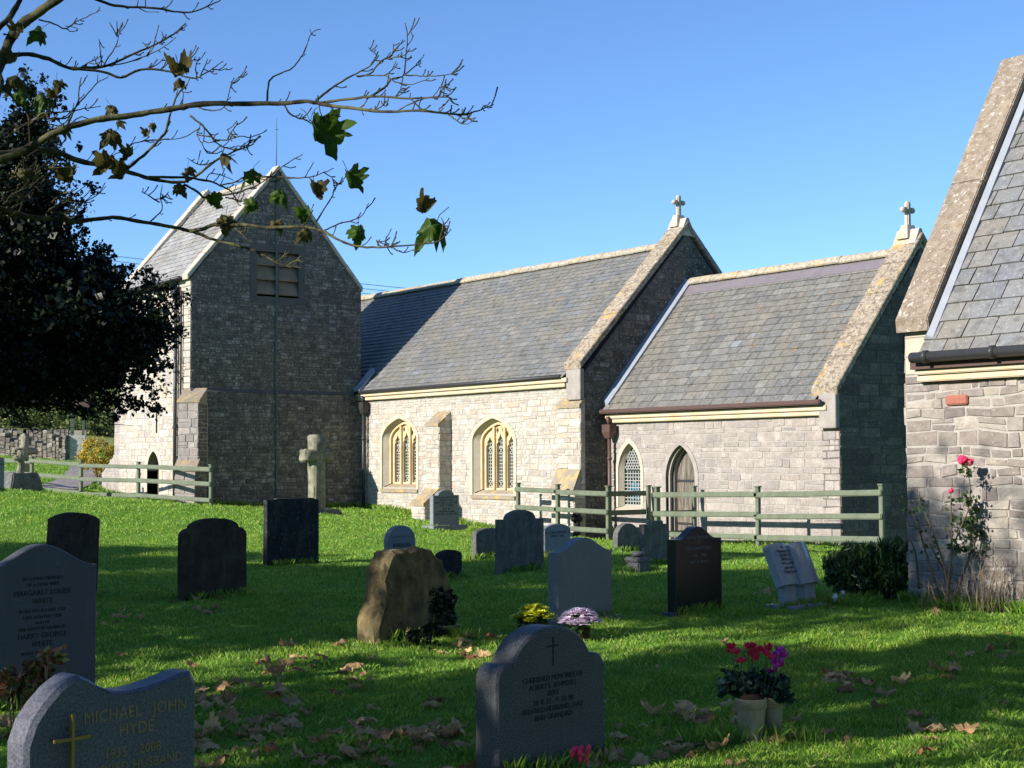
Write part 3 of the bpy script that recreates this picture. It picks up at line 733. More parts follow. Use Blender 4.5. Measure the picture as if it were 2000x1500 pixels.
cb = MB(); cb.box(XN+.12, XC-.32, 22.73, 22.85, 2.56, 2.65, 0, .012); cb.box(XN+.12, XC-.2, 22.68, 22.85, 2.655, 2.76, 0, .012); cb.build('eaves_cornice', M['cornice'], church)
gb = MB(); gb.box(XN+.05, XC-.25, 22.55, 22.66, 2.77, 2.87, 0, .02); gb.build('gutter', M['iron_brown'], church)
downpipe(XN+.28, 22.68, 2.2, -.3, M['iron_brown'], church)
def lancet():
    q = CW; pl = Sp(YC); cu = q['cu']
    f = MB(); ring(f, jambs(cu, q['a'], q['v0'], q['s'], q['r']), jambs(cu, .49, q['v0'], q['s'], q['r']+.12), pl, -.04, .022)
    A = jambs(cu, q['a'], q['v0'], q['s'], q['r']); B = jambs(cu, .335, q['v0']+.05, q['s'], q['r']-.06); n = len(A)
    f.add([pl(*p, 0) for p in A]+[pl(*p, -.13) for p in B], [(i, i+1, n+i+1, n+i) for i in range(n-1)])
    f.hexa([pl(cu-.47, q['v0']-.1, .04), pl(cu+.47, q['v0']-.1, .04), pl(cu+.47, q['v0']-.1, -.2), pl(cu-.47, q['v0']-.1, -.2), pl(cu-.47, q['v0']-.03, .04), pl(cu+.47, q['v0']-.03, .04), pl(cu+.36, q['v0']+.07, -.2), pl(cu-.36, q['v0']+.07, -.2)])
    fr = f.build('window_surround', M['surround'], church)
    g = MB(); g.plate([(cu-.345, q['v0'])]+[(cu+.345, q['v0'])]+[(cu+x, y) for x, y in arch(.345, q['s'], q['r']-.05)], [], pl, -.2, -.17)
    for i in range(7):
        for j in range(7):
            if random.random() < (.55 if 1 <= j <= 5 and 1 <= i <= 4 else .06): g.box(cu-.3+i*.088, cu-.225+i*.088, YC+.16, YC+.171, q['v0']+.1+j*.078, q['v0']+.16+j*.078, 1)
    g.build('glass', [M['glass'], M['glass_blue']], fr)
    Rr = (.335**2+.6**2)/(2*.335)
    def hw(v):
        if v <= q['s']: return .335
        h = v-q['s']
        return max(0, math.sqrt(max(0, Rr*Rr-h*h))-(Rr-.335))
    ld = MB(); leading_grid(ld, cu, .335, q['v0']+.06, q['s']+.02, pl, -.14, .09, .08, t=.007, clip=hw)
    # diamond head
    for k in range(-7, 8):
        for sg in (1, -1):
            seg = []
            for i in range(40):
                u = -.335+.67*i/39; v = q['s']+.3+k*.13+sg*u*1.5
                if q['s']+.03 < v < q['s']+.6 and abs(u) < hw(v): seg.append((cu+u, v))
            if len(seg) > 1:
                (u0, w0), (u1, w1) = seg[0], seg[-1]; L = math.hypot(u1-u0, w1-w0); a_, b_ = -(w1-w0)/L*.008, (u1-u0)/L*.008
                ld.add([pl(u0+a_, w0+b_, -.138), pl(u1+a_, w1+b_, -.138), pl(u1-a_, w1-b_, -.138), pl(u0-a_, w0-b_, -.138)], [(0, 1, 2, 3)])
    ld.build('leading', M['leading'], fr)
lancet()
def chancel_door():
    q = CD; pl = Sp(YC); cu = q['cu']
    f = MB(); ring(f, jambs(cu, .47, -.25, q['s'], q['r']), jambs(cu, .58, -.25, q['s'], q['r']+.09), pl, -.04, .025)
    ring(f, jambs(cu, .42, -.25, q['s'], q['r']-.04), jambs(cu, .475, -.25, q['s'], q['r']-.002), pl, -.12, -.06)
    ring(f, jambs(cu, .40, -.25, q['s'], q['r']-.06), jambs(cu, .47, -.25, q['s'], q['r']-.03), pl, -.32, -.17)
    fr = f.build('door_surround', M['jamb'], church)
    d = MB()
    for i in range(5):
        u0 = cu-.42+i*.168; u1 = u0+.16
        def hh(u):
            Rr = (.42**2+.68**2)/(2*.42); x = abs(u-cu); return q['s']+math.sqrt(max(0, Rr*Rr-(x+Rr-.42)**2))
        d.plate([(u0, -.25), (u1, -.25), (u1, hh(min(u1, cu+.419))), ((u0+u1)/2, hh((u0+u1)/2)), (u0, hh(max(u0, cu-.419)))], [], pl, -.33, -.26+random.uniform(-.004, .004))
    dr = d.build('door', M['oak'], fr)
    h = MB(); h.box(cu-.38, cu+.3, YC+.245, YC+.26, .25, .3); h.box(cu-.38, cu+.3, YC+.245, YC+.26, 1.2, 1.25); h.tube([(cu+.25, YC+.24, .7), (cu+.25, YC+.2, .73), (cu+.25, YC+.24, .77)], .012, 6)
    h.build('hinge', M['iron_dark'], dr)
chancel_door()
# rainwater pipe on the chancel's east face
pb_ = MB(); pb_.tube([(XC+.1, 25.0, 4.3), (XC+.1, 25.0, 0)], .05, 10); pb_.box(XC+.02, XC+.24, 24.86, 25.14, 3.2, 3.5, 0, .02); pb_.tube([(XC+.1, 24.93, 3.5), (XC+.12, 24.85, 4.2)], .04, 8); pb_.build('downpipe', M['iron_dark'], church)

# ---- tower
XT, XW, TS, TN_, TY = -37.45, -42.3, 16.9, 22.15, 19.48
mb = MB()
LV = [(18.84, 6.24), (20.12, 6.24), (20.12, 7.48), (18.84, 7.48)]
Lout = [(18.64, 6.04), (20.32, 6.04), (20.32, 7.7), (18.64, 7.7)]
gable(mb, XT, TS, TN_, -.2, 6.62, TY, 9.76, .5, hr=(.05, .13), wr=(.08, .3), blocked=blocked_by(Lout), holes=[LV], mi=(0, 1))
# lower stage thicker by 6 cm, string offset at z=3.63
mb.box(XT-.1, XT+.05, TS+.01, TN_+.12, -.3, 3.58, 0)
stones(mb, (TS, TN_+.12), .0, 3.57, Ep(XT+.052), (.05, .13), (.08, .3), mi=1)
mb.hexa([(XT-.02, TS, 3.57), (XT+.08, TS, 3.57), (XT+.08, TN_+.12, 3.57), (XT-.02, TN_+.12, 3.57), (XT-.02, TS, 3.67), (XT+.005, TS, 3.67), (XT+.005, TN_+.12, 3.67), (XT-.02, TN_+.12, 3.67)], 2)
TD = dict(cu=-39.82, a=.42, v0=.45, s=1.45, r=.55)
hol = [opening(TD['cu'], TD['a'], TD['v0'], TD['s'], TD['r']), [(-39.68, 2.5), (-39.54, 2.5), (-39.54, 3.4), (-39.68, 3.4)]]
mb.plate([(XW+.5, -.2), (XT-.5, -.2), (XT-.5, 6.62), (XW+.5, 6.62)], hol, Sp(TS), -.6, 0, 3)
stones(mb, (XW, XT), .3, 6.6, Sp(TS), (.11, .22), (.2, .45), multi(blocked_by(opening(TD['cu'], .6, TD['v0'], TD['s'], TD['r']+.14)), blocked_by([(-39.76, 2.4), (-39.46, 2.4), (-39.46, 3.5), (-39.76, 3.5)])), mi=4)
mb.plate([(TS, -.2), (TN_, -.2), (TN_, 6.62), (TY, 9.7), (TS, 6.62)], [], Wp(XW), -.5, 0, 3)
mb.box(XW+.5, XT-.5, TN_-.5, TN_, 0, 6.6, 3)
mb.box(XW+.4, XT-.4, TS+.35, TS+.4, 0, 6.0, 5)
mb.build('tower_wall', [M['mortar_dark'], M['towerst'], M['louvre'], M['mortar'], M['lime'], M['void_dark']], church)
d = MB(); pl = Sp(TS); ring(d, jambs(TD['cu'], .42, .3, TD['s'], TD['r']), jambs(TD['cu'], .62, .3, TD['s'], TD['r']+.15), pl, -.3, .02)
fr = d.build('door_surround', M['surround'], church)
d = MB(); d.plate(opening(TD['cu'], .42, .3, TD['s'], TD['r']), [], pl, -.36, -.3); d.build('door', M['oak'], fr)
d = MB(); d.plate([(-39.76, 2.4), (-39.46, 2.4), (-39.46, 3.5), (-39.76, 3.5)], [[(-39.67, 2.5), (-39.55, 2.5), (-39.55, 3.38), (-39.67, 3.38)]], pl, -.2, .015); d.build('slit_window', M['surround'], church)
slates(XW+.35, XT-.28, TS-.15, 6.62, TY, 9.66, .3, .22, M['slateT'], church, 'tower_roof')
slates(XW+.35, XT-.28, 2*TY-TS+.15, 6.62, TY, 9.66, .5, .4, M['slateT'], church, 'tower_roof')
ridge_tiles(XW+.3, XT-.25, TY, 9.74, M['ridge'], church, .13, .12)
coping(XT-.3, XT+.06, TS-.13, 6.68, TY, 9.93, .1, M['coping_pale'], church)
coping(XW-.06, XW+.35, TS-.13, 6.68, TY, 9.93, .12, M['coping_pale'], church)
gb = MB(); gb.tube([(XW+.3, TS-.2, 6.6), (XT-.3, TS-.2, 6.62)], .055, 10); gb.build('gutter', M['iron_dark'], church)
# louvred belfry opening
d = MB(); pl = Ep(XT); d.plate(Lout, [LV], pl, -.03, .018)
d.box(XT-.12, XT+.0, 19.43, 19.53, 6.24, 7.48, 0, .015)
d.box(XT-.25, XT+.03, 18.82, 20.14, 7.48, 7.53)
fr = d.build('belfry_window', M['louvre'], church)
d = MB()
for (a, b) in ((18.84, 19.43), (19.53, 20.12)):
    for k in range(3):
        z0 = 6.30+k*.4
        d.hexa([(XT-.02, a, z0), (XT-.02, b, z0), (XT-.15, b, z0+.36), (XT-.15, a, z0+.36), (XT+.0, a, z0+.03), (XT+.0, b, z0+.03), (XT-.13, b, z0+.4), (XT-.13, a, z0+.4)])
    d.box(XT-.42, XT-.4, a, b, 6.2, 7.5, 1)
d.build('louvre_slats', [M['slat'], M['void_dark']], fr)
# lightning conductor
d = MB(); d.box(XT+.075, XT+.09, TY-.075, TY-.035, .4, 3.65); d.box(XT+.02, XT+.034, TY-.075, TY-.035, 3.65, 9.85); d.tube([(XT-.1, TY, 9.8), (XT-.1, TY, 11.25)], [.016, .008], 6); d.tube([(XT-.1, TY-.05, 10.95), (XT-.1, TY+.05, 10.95)], .008, 5)
d.build('lightning_conductor', M['copper'], church)
# tower pipes and buttresses
downpipe(-38.2, TS-.09, 6.1, .6, M['iron_dark'], church, True, .05)
downpipe(-37.9, TS-.07, 6.3, 3.4, M['iron_brown'], church, False, .03)
def tower_corner_buttress():      # diagonal buttress on the south-east corner
    q = math.sqrt(.5); hw = .275; mb = MB(); ws = []
    def T(u, o, z): return (XT+q*(u+.13)+q*o, TS+q*(u+.13)-q*o, z)      # u across, o outward
    for (pr, z0, z1, zb) in ((.45, 1.42, 3.25, 3.66), (.66, -.1, 1.45, 1.78)):
        ib = -.25 if z0 > 1 else -.24; k = .0 if z0 > 1 else .012
        mb.hexa([T(-hw+k, pr-.004, z0), T(hw-k, pr-.004, z0), T(hw-k, ib, z0), T(-hw+k, ib, z0), T(-hw+k, pr-.004, z1), T(hw-k, pr-.004, z1), T(hw-k, ib, z1), T(-hw+k, ib, z1)])
        stones(mb, (-hw, hw), z0, z1, lambda u, v, d: T(u, pr+d, v), (.13, .24), (.18, .34), mi=1)
        stones(mb, (-.2, pr), z0, z1, lambda u, v, d: T(hw+d, u, v), (.1, .18), (.15, .3), mi=2)  # side turned from the sun takes the darker shade-toned stone
        stones(mb, (-.2, pr), z0, z1, lambda u, v, d: T(-hw-d, u, v), (.1, .18), (.15, .3), mi=1)
        w3 = MB(); ws.append(w3); o = .035; bk = -.1 if z0 > 1 else .42
        w3.hexa([T(-hw-o, pr+o, z1), T(hw+o, pr+o, z1), T(hw+o, bk, z1), T(-hw-o, bk, z1), T(-hw-o, pr+o, z1+.06), T(hw+o, pr+o, z1+.06), T(hw+o, bk, zb), T(-hw-o, bk, zb)])
    b = mb.build('buttress', [M['mortar'], M['pink'], M['towerst']], church)
    for w3 in ws: w3.build('weathering', M['weathering'], b)
tower_corner_buttress()
def tower_west_buttress():
    mb = MB(); y0, y1 = TS+.02, TS+.9
    prof = [(-44.0, .3), (XW+.02, .3), (XW+.02, 3.7), (-42.75, 3.3), (-42.75, 1.9), (-44.0, 1.2)]
    mb.plate([(x, z) for x, z in prof], [], Sp(y0), -.9, 0)
    def lim(v):
        if v < 1.2: return (-44.0, XW)
        if v < 1.9: return (-44+(v-1.2)/.7*1.25+.02, XW)
        return (-42.75, XW)
    stones(mb, lim, .4, 3.3, Sp(y0), (.13, .24), (.2, .42), mi=1)
    mb.build('buttress', [M['mortar'], M['pink']], church)
tower_west_buttress()
# lead apron where nave eaves meet tower
d = MB(); d.hexa([(XT, 21.9, 3.62), (XT+.35, 21.9, 3.62), (XT+.2, 22.5, 4.25), (XT, 22.5, 4.25), (XT, 21.9, 3.75), (XT+.33, 21.9, 3.72), (XT+.18, 22.5, 4.34), (XT, 22.5, 4.4)]); d.build('lead_flashing', M['lead'], church)

# ---- vestry-like building on the right
YV, XV, VY, VE = 14.24, -11.57, 16.27, -4.5
vest = empty('stone_annexe', (0, 0, 0), 'nearer rubble stone building with steep slate roof and broad gritty coping at right edge', 'building')
mb = MB(); mb.box(XV, VE, YV, 2*VY-YV, -.5, 2.6, 0)
stones(mb, (XV, VE), -.3, 2.64, Sp(YV), (.07, .2), (.09, .4), mi=1, dep=(.003, .02), jit=.02, gap=.007, wob=.06)
rs = MB(); q = on_y(1870, 782, YV); rs.bbox(q.x-.14, q.x+.16, YV-.045, YV+.05, q.z-.05, q.z+.06, 0, .012); rs.build('red_stone', simple('iron_red_stone', (.34, .13, .09), .95, 20, .4, .8), vest)
stones(mb, (XV, XV+.36), 2.64, 3.18, Sp(YV), (.2, .27), (.3, .4), mi=2, gap=.004)
mb.plate([(YV, 2.6), (2*VY-YV, 2.6), (2*VY-YV, 3.1), (VY, 6.35), (YV, 3.1)], [], Wp(XV), -.4, 0, 0)
mb.plate([(YV, 2.6), (2*VY-YV, 2.6), (2*VY-YV, 3.1), (VY, 6.35), (YV, 3.1)], [], Ep(VE), -.4, 0, 0)
stones(mb, (YV, 2*VY-YV), -.3, 3.0, Wp(XV), (.12, .3), (.18, .5), mi=1, dep=(.01, .04), jit=.02)
mb.build('wall', [M['mortar'], M['vest'], M['surround']], vest)
coping(XV-.05, XV+.42, 14.12, 3.3, VY, 6.74, .13, M['coping_vest'], vest, seg=1.4)
slates(XV+.4, VE-.3, 13.98, 2.84, VY, 6.42, .36, .26, M['slate3'], vest, 'roof', rnd=.25)
slates(XV+.4, VE-.3, 2*VY-13.98, 2.84, VY, 6.42, .6, .4, M['slate3'], vest, 'roof')
ridge_tiles(XV+.5, VE-.3, VY, 6.52, M['ridge'], vest)
d = MB(); sl_ = math.hypot(VY-14.1, 3.65)
d.hexa([(XV+.44, 14.1, 3.02), (XV+.53, 14.1, 3.02), (XV+.53, VY-.2, 6.14), (XV+.44, VY-.2, 6.14), (XV+.44, 14.08, 3.09), (XV+.53, 14.08, 3.06), (XV+.53, VY-.22, 6.19), (XV+.44, VY-.22, 6.22)]); d.build('lead_flashing', M['lead'], vest)
d = MB(); d.tube([(XV+.3, 13.98, 2.83), (VE, 13.95, 2.82)], .062, 14)
for xx in np.arange(XV+.5, VE, .9): d.tube([(xx, 13.95, 2.83), (xx+.05, 13.95, 2.83)], .075, 12)
d.build('gutter', M['iron_dark'], vest)
d = MB(); d.box(XV+.22, VE, 14.05, 14.24, 2.7, 2.78, 0); d.build('fascia', M['iron_brown'], vest)
d = MB(); d.box(XV+.24, VE, 14.14, 14.24, 2.56, 2.64, 0, .01); d.box(XV+.24, VE, 14.1, 14.24, 2.64, 2.7, 0, .01); d.build('eaves_cornice', M['cornice'], vest)

# ------------------------------------------------------------------ fences
def fence_thing(label, runs, hpost=1.12, rails=(.98, .56, .15), tilt=0):
    root = empty('post_and_rail_fence', runs[0][0][:2]+(g1(*runs[0][0][:2]),), label, 'fence')
    inv = Matrix.Translation(-Vector(root.location))
    for posts, base in [(r[0:], None) for r in runs]:
        P = [Vector((x, y, (z if z is not None else g1(x, y)))) for x, y, z in [(p+(None,))[:3] if len(p) == 2 else p for p in posts]]
        for i, p in enumerate(P):
            d_ = (P[min(i+1, len(P)-1)]-P[max(i-1, 0)]); ang = math.atan2(d_.y, d_.x)
            m = MB(); m.bbox(-.045, .045, -.04, .04, -.2, hpost, 0, .008); m.bbox(-.06, .06, -.055, .055, hpost, hpost+.028, 0, .006)
            o = m.build('post', M['fence'], root); o.location = inv @ (p); o.rotation_euler[2] = ang
        for i in range(len(P)-1):
            a, b = P[i], P[i+1]; d_ = (b-a); n_ = Vector((d_.y, -d_.x, 0)).normalized()*.062
            if n_.y > 0: n_ = -n_
            L = d_.length; ang = math.atan2(d_.y, d_.x); pit = math.atan2(d_.z, math.hypot(d_.x, d_.y))
            for h in rails:
                m = MB(); m.bbox(-.05, L+.05, -.022, .022, -.055+random.uniform(-.004, .004), .055, 0, .016)
                o = m.build('rail', M['fence'], root); o.location = inv @ (a+n_+Vector((0, 0, h+random.uniform(-.014, .014)))); pit += random.uniform(-.006, .006); o.rotation_euler = (0, -pit, ang)
    return root
za = on_y(1012, 950, 21.5)
fence_thing('green painted fence between corner buttress of nave and chancel doorway', [[(za.x, 21.5, .02), (-27.5, 21.5, 0.0), (-25.7, 21.5, -.02)], [(-25.7, 21.53, -.02), (-25.72, 22.7, -.02)]])
fence_thing('green painted fence along chancel wall, right of the doorway, ending by the glossy shrub', [[(-24.1, 21.5, -.02), (-21.13, 21.5, .02), (-18.05, 21.5, .09)], [(-24.1, 21.53, -.02), (-24.12, 22.6, -.02)]])
fl_ = [at(412, 985, 38.2), at(270, 976, 40.2), at(158, 970, 41.6), at(62, 961, 43.2), at(-30, 955, 44.6), at(-130, 948, 46)]
fence_thing('green painted fence in front of tower doorway at left', [[(p.x, p.y, p.z-.02) for p in fl_]], 1.0, (.9, .52, .13))

# ------------------------------------------------------------------ headstones
def text_mesh(s, size, mat, parent, loc, name='inscription', align='CENTER', ex=.0015, sy=1.0):
    c = bpy.data.curves.new('txt', 'FONT'); c.body = s; c.size = size; c.align_x = align; c.extrude = ex; c.space_line = 1.0; c.resolution_u = 2
    o = bpy.data.objects.new('txt', c); col.objects.link(o); bpy.context.view_layer.update()
    me = bpy.data.meshes.new_from_object(o); me.name = name
    bpy.data.objects.remove(o); bpy.data.curves.remove(c)
    me.materials.clear(); me.materials.append(mat)
    r = bpy.data.objects.new(name, me); col.objects.link(r); r.parent = parent; r.location = loc; r.rotation_euler = (R(90), 0, 0); r.scale = (1, sy, 1)
    return r
def prof(kind, W, H):
    h = W/2; P = []
    if kind == 'ogee':
        for i in range(25):
            u = 1-2*i/24; P.append((u*h, H-.095*W/.65*(1-math.cos(math.pi*min(1, abs(u))))*.62))
    elif kind == 'curve':
        for i in range(17): u = 1-2*i/16; P.append((u*h, H-.13*W*u*u*(.7+.3*u*u)))
    elif kind == 'round':
        P = [(h, H-.42*W)]+[(h*math.cos(math.pi*i/18), H-.42*W+.42*W*math.sin(math.pi*i/18)) for i in range(1, 18)]+[(-h, H-.42*W)]
    elif kind == 'shoulder':     # rounded shoulders then a raised segmental crown
        s_ = .16*W; P = [(h, H-.24*W)]
        for i in range(1, 7): a = math.pi/2*i/6; P.append((h-s_*.8*(1-math.cos(a)), H-.24*W+s_*.7*math.sin(a)))
        for i in range(13): a = math.pi*(i/12); P.append((h*.74*math.cos(a)*1.0, H-.125*W+.125*W*math.sin(a)))
        P += [(-x, y) for x, y in P[:7][::-1]]
    elif kind == 'step':         # square shoulders, round crown
        P = [(h, H-.15*W), (h*.62, H-.15*W)]+[(h*.62*math.cos(math.pi*i/12), H-.15*W+.15*W*math.sin(math.pi*i/12)) for i in range(1, 12)]+[(-h*.62, H-.15*W), (-h, H-.15*W)]
    elif kind == 'square':
        P = [(h, H-.03), (h*.93, H-.03), (h*.93, H-.022), (h*.8, H-.022), (h*.8, H), (-h*.62, H), (-h*.62, H-.015), (-h, H-.015)]
    elif kind == 'tower':
        P = [(h, H-.06), (h*.55, H-.06), (h*.5, H), (-h*.35, H), (-h*.4, H-.05), (-h, H-.05)]
    elif kind == 'lobed':        # big round crown with round shoulder lobes
        P = [(h, H-.3*W)]
        for i in range(1, 8): a = math.pi*.55*i/7; P.append((h*.82+h*.18*math.cos(a), H-.3*W+h*.2*math.sin(a)))
        r_ = h*.74
        for i in range(19): a = R(14)+R(152)*i/18; P.append((r_*math.cos(a)*1.02, H-r_*.78+r_*.78*math.sin(a)))
        P += [(-x, y) for x, y in P[:8][::-1]]
    elif kind == 'wave':         # left hump, dip, right peak
        K = [(1, H-.075), (.93, H-.036), (.8, H-.04), (.6, H-.056), (.4, H-.068), (.2, H-.075), (0, H-.07), (-.15, H-.052), (-.3, H-.02), (-.42, H+.0), (-.5, H-.005), (-.65, H-.035), (-.8, H-.08), (-.92, H-.13), (-1, H-.2)]
        P = [(u*h, v) for u, v in K]
    elif kind == 'gab':
        for i in range(25):
            u = 1-2*i/24; a = abs(u); P.append((u*h, H-.105*(1 if a > .78 else (.5-.5*math.cos(math.pi*a/.78)))*W/.6))
    return [(-h, -.12), (h, -.12)]+P
def slab_mesh(name, P, T, mat, b=.008, rough=0, parent=None):
    cu = 0; vs = [p[1] for p in P]; cv = (max(vs)+min(vs))/2; hw = max(p[0] for p in P); hv = (max(vs)-min(vs))/2
    ins = lambda p, q: (p[0]*(1-q/hw), cv+(p[1]-cv)*(1-q/hv))
    n = len(P); rings = [[ins(p, b)+(0,) for p in P], [p+(b,) for p in P], [p+(T-b,) for p in P], [ins(p, b)+(T,) for p in P]]
    V = [Vector((p[0], p[2], p[1])) for r in rings for p in r]
    bm = bmesh.new(); bv = [bm.verts.new(v) for v in V]
    for k in range(3):
        for i in range(n): bm.faces.new((bv[k*n+i], bv[k*n+(i+1) % n], bv[(k+1)*n+(i+1) % n], bv[(k+1)*n+i]))
    f1 = bm.faces.new(bv[:n]); f2 = bm.faces.new(bv[3*n:][::-1])
    bmesh.ops.triangulate(bm, faces=[f1, f2])
    if rough:
        for _ in range(2): bmesh.ops.subdivide_edges(bm, edges=[e for e in bm.edges if e.calc_length() > .07], cuts=1, use_grid_fill=True)
        bmesh.ops.triangulate(bm, faces=bm.faces[:]); s0 = random.uniform(0, 50)
        for v in bm.verts:
            d = noise.noise_vector(v.co*9+Vector((s0, 0, 0)))+noise.noise_vector(v.co*24)*.5; v.co += Vector((d.x*.7, d.y, d.z*.7))*rough
    bmesh.ops.recalc_face_normals(bm, faces=bm.faces[:])
    m = MB(); m.frombm(bm); return m.build(name, mat, parent)
def place_stone(xl, xr, ytop, yb, alpha=8, D=None):
    P = at(xl, yb, D) if D else ground_at(xl, yb)
    if D is None and yb > 1400: P = ground_near(xl, yb)
    al = R(alpha); wv = Vector((-math.sin(al), math.cos(al), 0)); lo, hi = .05, 3
    for _ in range(40):
        m = (lo+hi)/2
        if proj(P+wv*m)[0] < xr: lo = m
        else: hi = m
    W = lo; c = P+wv*W/2; lo, hi = .05, 3
    for _ in range(40):
        m = (lo+hi)/2
        if proj(c+Vector((0, 0, m)))[1] > ytop: lo = m
        else: hi = m
    return c, W, lo, R(90+alpha)
def headstone(label, xl, xr, ytop, yb, kind, mat, T=.1, alpha=8, D=None, lean=(0, 0), rough=0, plinth=None, texts=(), name='headstone', group=None, b=.008, extra=None):
    c, W, H, rz = place_stone(xl, xr, ytop, yb, alpha, D)
    multi_ = bool(plinth or texts or extra)
    P = prof(kind, W, H)
    if multi_:
        root = empty(name, c, label, 'headstone', group, rz); s = slab_mesh('slab', P, T, M[mat], b, rough, root)
    else:
        root = s = slab_mesh(name, P, T, M[mat], b, rough); tag(s, label, 'headstone', group); s.location = c; s.rotation_euler[2] = rz
    root.rotation_euler = (R(lean[0]), R(lean[1]), rz)
    if plinth:
        m = MB(); e = plinth; m.bbox(-W/2-e, W/2+e, -e*1.3, T+e, -.15, .06, 0, .01); m.build('plinth', M[mat], root)
    for (t, u, v, sz, mt) in texts: text_mesh(t, sz, M[mt], s, (u*W, -.001, v*H))
    if extra: extra(s, W, H, T)
    return root
GR = None
headstone('light grey granite headstone with serpentine top at left edge, lettered Margaret Louise White', -32, 187, 1063, 1395, 'ogee', 'gr_light', .1, 13, None, texts=[
    ('IN LOVING MEMORY', 0, .78, .034, 'ink'), ('OF A DEAR WIFE', 0, .742, .034, 'ink'), ('MARGARET LOUISE', 0, .687, .052, 'ink'), ('WHITE', 0, .634, .052, 'ink'), ('BORN 9TH AUGUST 1921', 0, .582, .032, 'ink'),
    ('DIED 20TH MAY 1996', 0, .542, .032, 'ink'), ('ALSO OF', 0, .508, .028, 'ink'), ('HER DEVOTED HUSBAND', 0, .472, .032, 'ink'), ('HARRY GEORGE', 0, .422, .052, 'ink'), ('WHITE', 0, .37, .052, 'ink'), ('BORN 12TH MAY 1917', 0, .322, .032, 'ink')])
headstone('dark brown round-topped headstone leaning behind the light granite one at far left', 93, 190, 1001, 1170, 'curve', 'st_brown', .1, 8, lean=(0, 2), rough=.006)
headstone('dark headstone with rounded shoulders standing alone on grass at left', 357, 482, 1012, 1176, 'shoulder', 'st_brown', .13, 8, rough=.006)
headstone('tall square dark slate headstone with lichen spots below the stone cross', 521, 623, 973, 1105, 'square', 'st_dark', .11, 8, rough=.005)
headstone('light-edged grey headstone with lettering standing close to the nave wall', 846, 897, 957, 1032, 'step', 'gr_pale', .12, 8, plinth=.12, texts=[
    ('IN LOVING MEMORY OF\nFRANK A. REED\nWHO DIED 1st MAY 1953\nAGED 71 YEARS', 0, .78, .058, 'ink'), ('ALSO OF\nCAROLINE M. REED\nWHO DIED 4th JULY 1962', 0, .48, .058, 'ink')])
headstone('small round-topped grey headstone rising behind the rough golden stone', 758, 812, 1026, 1112, 'round', 'gr_pale', .11, 8, texts=[('IN LOVING MEMORY OF', 0, .72, .04, 'ink_grey'), ('BARBARA', 0, .5, .085, 'ink')])
headstone('low dark headstone just right of the rough golden stone', 858, 903, 1074, 1131, 'curve', 'st_dark', .1, 8, rough=.004)
headstone('small grey headstone partly hidden left of the brown weathered shouldered stone', 930, 985, 1031, 1093, 'curve', 'st_grey', .12, 8, rough=.004, texts=[('IN LOVING MEMORY\nOF\nMY DEAR WIFE', 0, .72, .055, 'ink_grey')])
headstone('large grey brown weathered headstone with shouldered top in the centre', 979, 1063, 996, 1122, 'step', 'st_grey', .14, 8, rough=.007)
headstone('small grey headstone just behind the tall grey granite stone with serpentine top', 1064, 1115, 1023, 1088, 'curve', 'gr_pale', .08, 8, texts=[('IN LOVING MEMORY OF\nERNEST HILL', 0, .7, .06, 'ink')])
headstone('tall grey granite headstone with serpentine top and pale side, behind the pink chrysanthemums', 1090, 1196, 1050, 1222, 'ogee', 'gr_pale', .15, 6, plinth=.07)
headstone('small round-topped lichened headstone by the fence corner, its left edge lit', 1206, 1250, 1022, 1078, 'round', 'st_grey', .12, 8, rough=.005)
headstone('narrow grey headstone with square raised top beside the black polished one', 1258, 1308, 1017, 1104, 'tower', 'st_grey', .11, 8, rough=.005)
def black_extra(s, W, H, T):
    m = MB(); m.bbox(-W/2-.07, -W/2+.02, -.02, T+.02, -.06, .04, 0, .008); m.build('plinth', M['gr_light'], s)
headstone('polished black granite headstone with blue sky reflected on its peaked top', 1321, 1411, 1028, 1204, 'gab', 'gr_black', .13, 6, texts=[
    ('Loving Memories\nof', 0, .86, .06, 'ink_grey'), ('LEN HAMPSHIRE', 0, .73, .058, 'ink_grey'), ('1906 - 1998', 0, .65, .05, 'ink_grey'), ('REST IN PEACE', 0, .58, .045, 'ink_grey')], extra=black_extra)
def albert(s, W, H, T):
    m = MB(); zt = H*.93
    m.box(-.005, .005, -.002, .004, zt-.16, zt); m.box(-.045, .045, -.0025, .004, zt-.055, zt-.045); m.build('incised_cross', M['ink'], s)
headstone('dark grey granite headstone with round crown and lobed shoulders in the near foreground', 972, 1183, 1223, 1530, 'lobed', 'gr_mid', .17, 10, texts=[
    ('CHERISHED MEMORIES OF\nALBERT E. BOWDELL\nBERT\n20. 8. 21 - 9. 10. 98\nBELOVED HUSBAND, DAD\nAND GRANDAD', 0, .63, .041, 'ink')], extra=albert, b=.012)
def brass(s, W, H, T):
    m = MB(); u = -.27*W; zt = H-.12
    m.bbox(u-.0065, u+.0065, -.026, -.014, zt-.38, zt, 0, .002); m.bbox(u-.07, u+.07, -.0255, -.0145, zt-.085, zt-.073, 0, .002)
    m.tube([(u, 0, zt-.05), (u, -.014, zt-.05)], .006, 6); m.tube([(u, 0, zt-.3), (u, -.014, zt-.3)], .006, 6)
    m.build('brass_cross', M['gold'], s)
headstone('blue grey granite headstone with wavy top and thin brass cross at bottom left', 46, 383, 1309, 1841, 'wave', 'gr_lilac', .12, 14, 4.75, texts=[
    ('MICHAEL   JOHN', .12, .8, .056, 'ink_gold'), ('HYDE', .12, .73, .056, 'ink_gold'), ('1935    2008', .1, .645, .045, 'ink_gold'), ('BELOVED HUSBAND', .1, .585, .045, 'ink_gold')], extra=brass, b=.015)

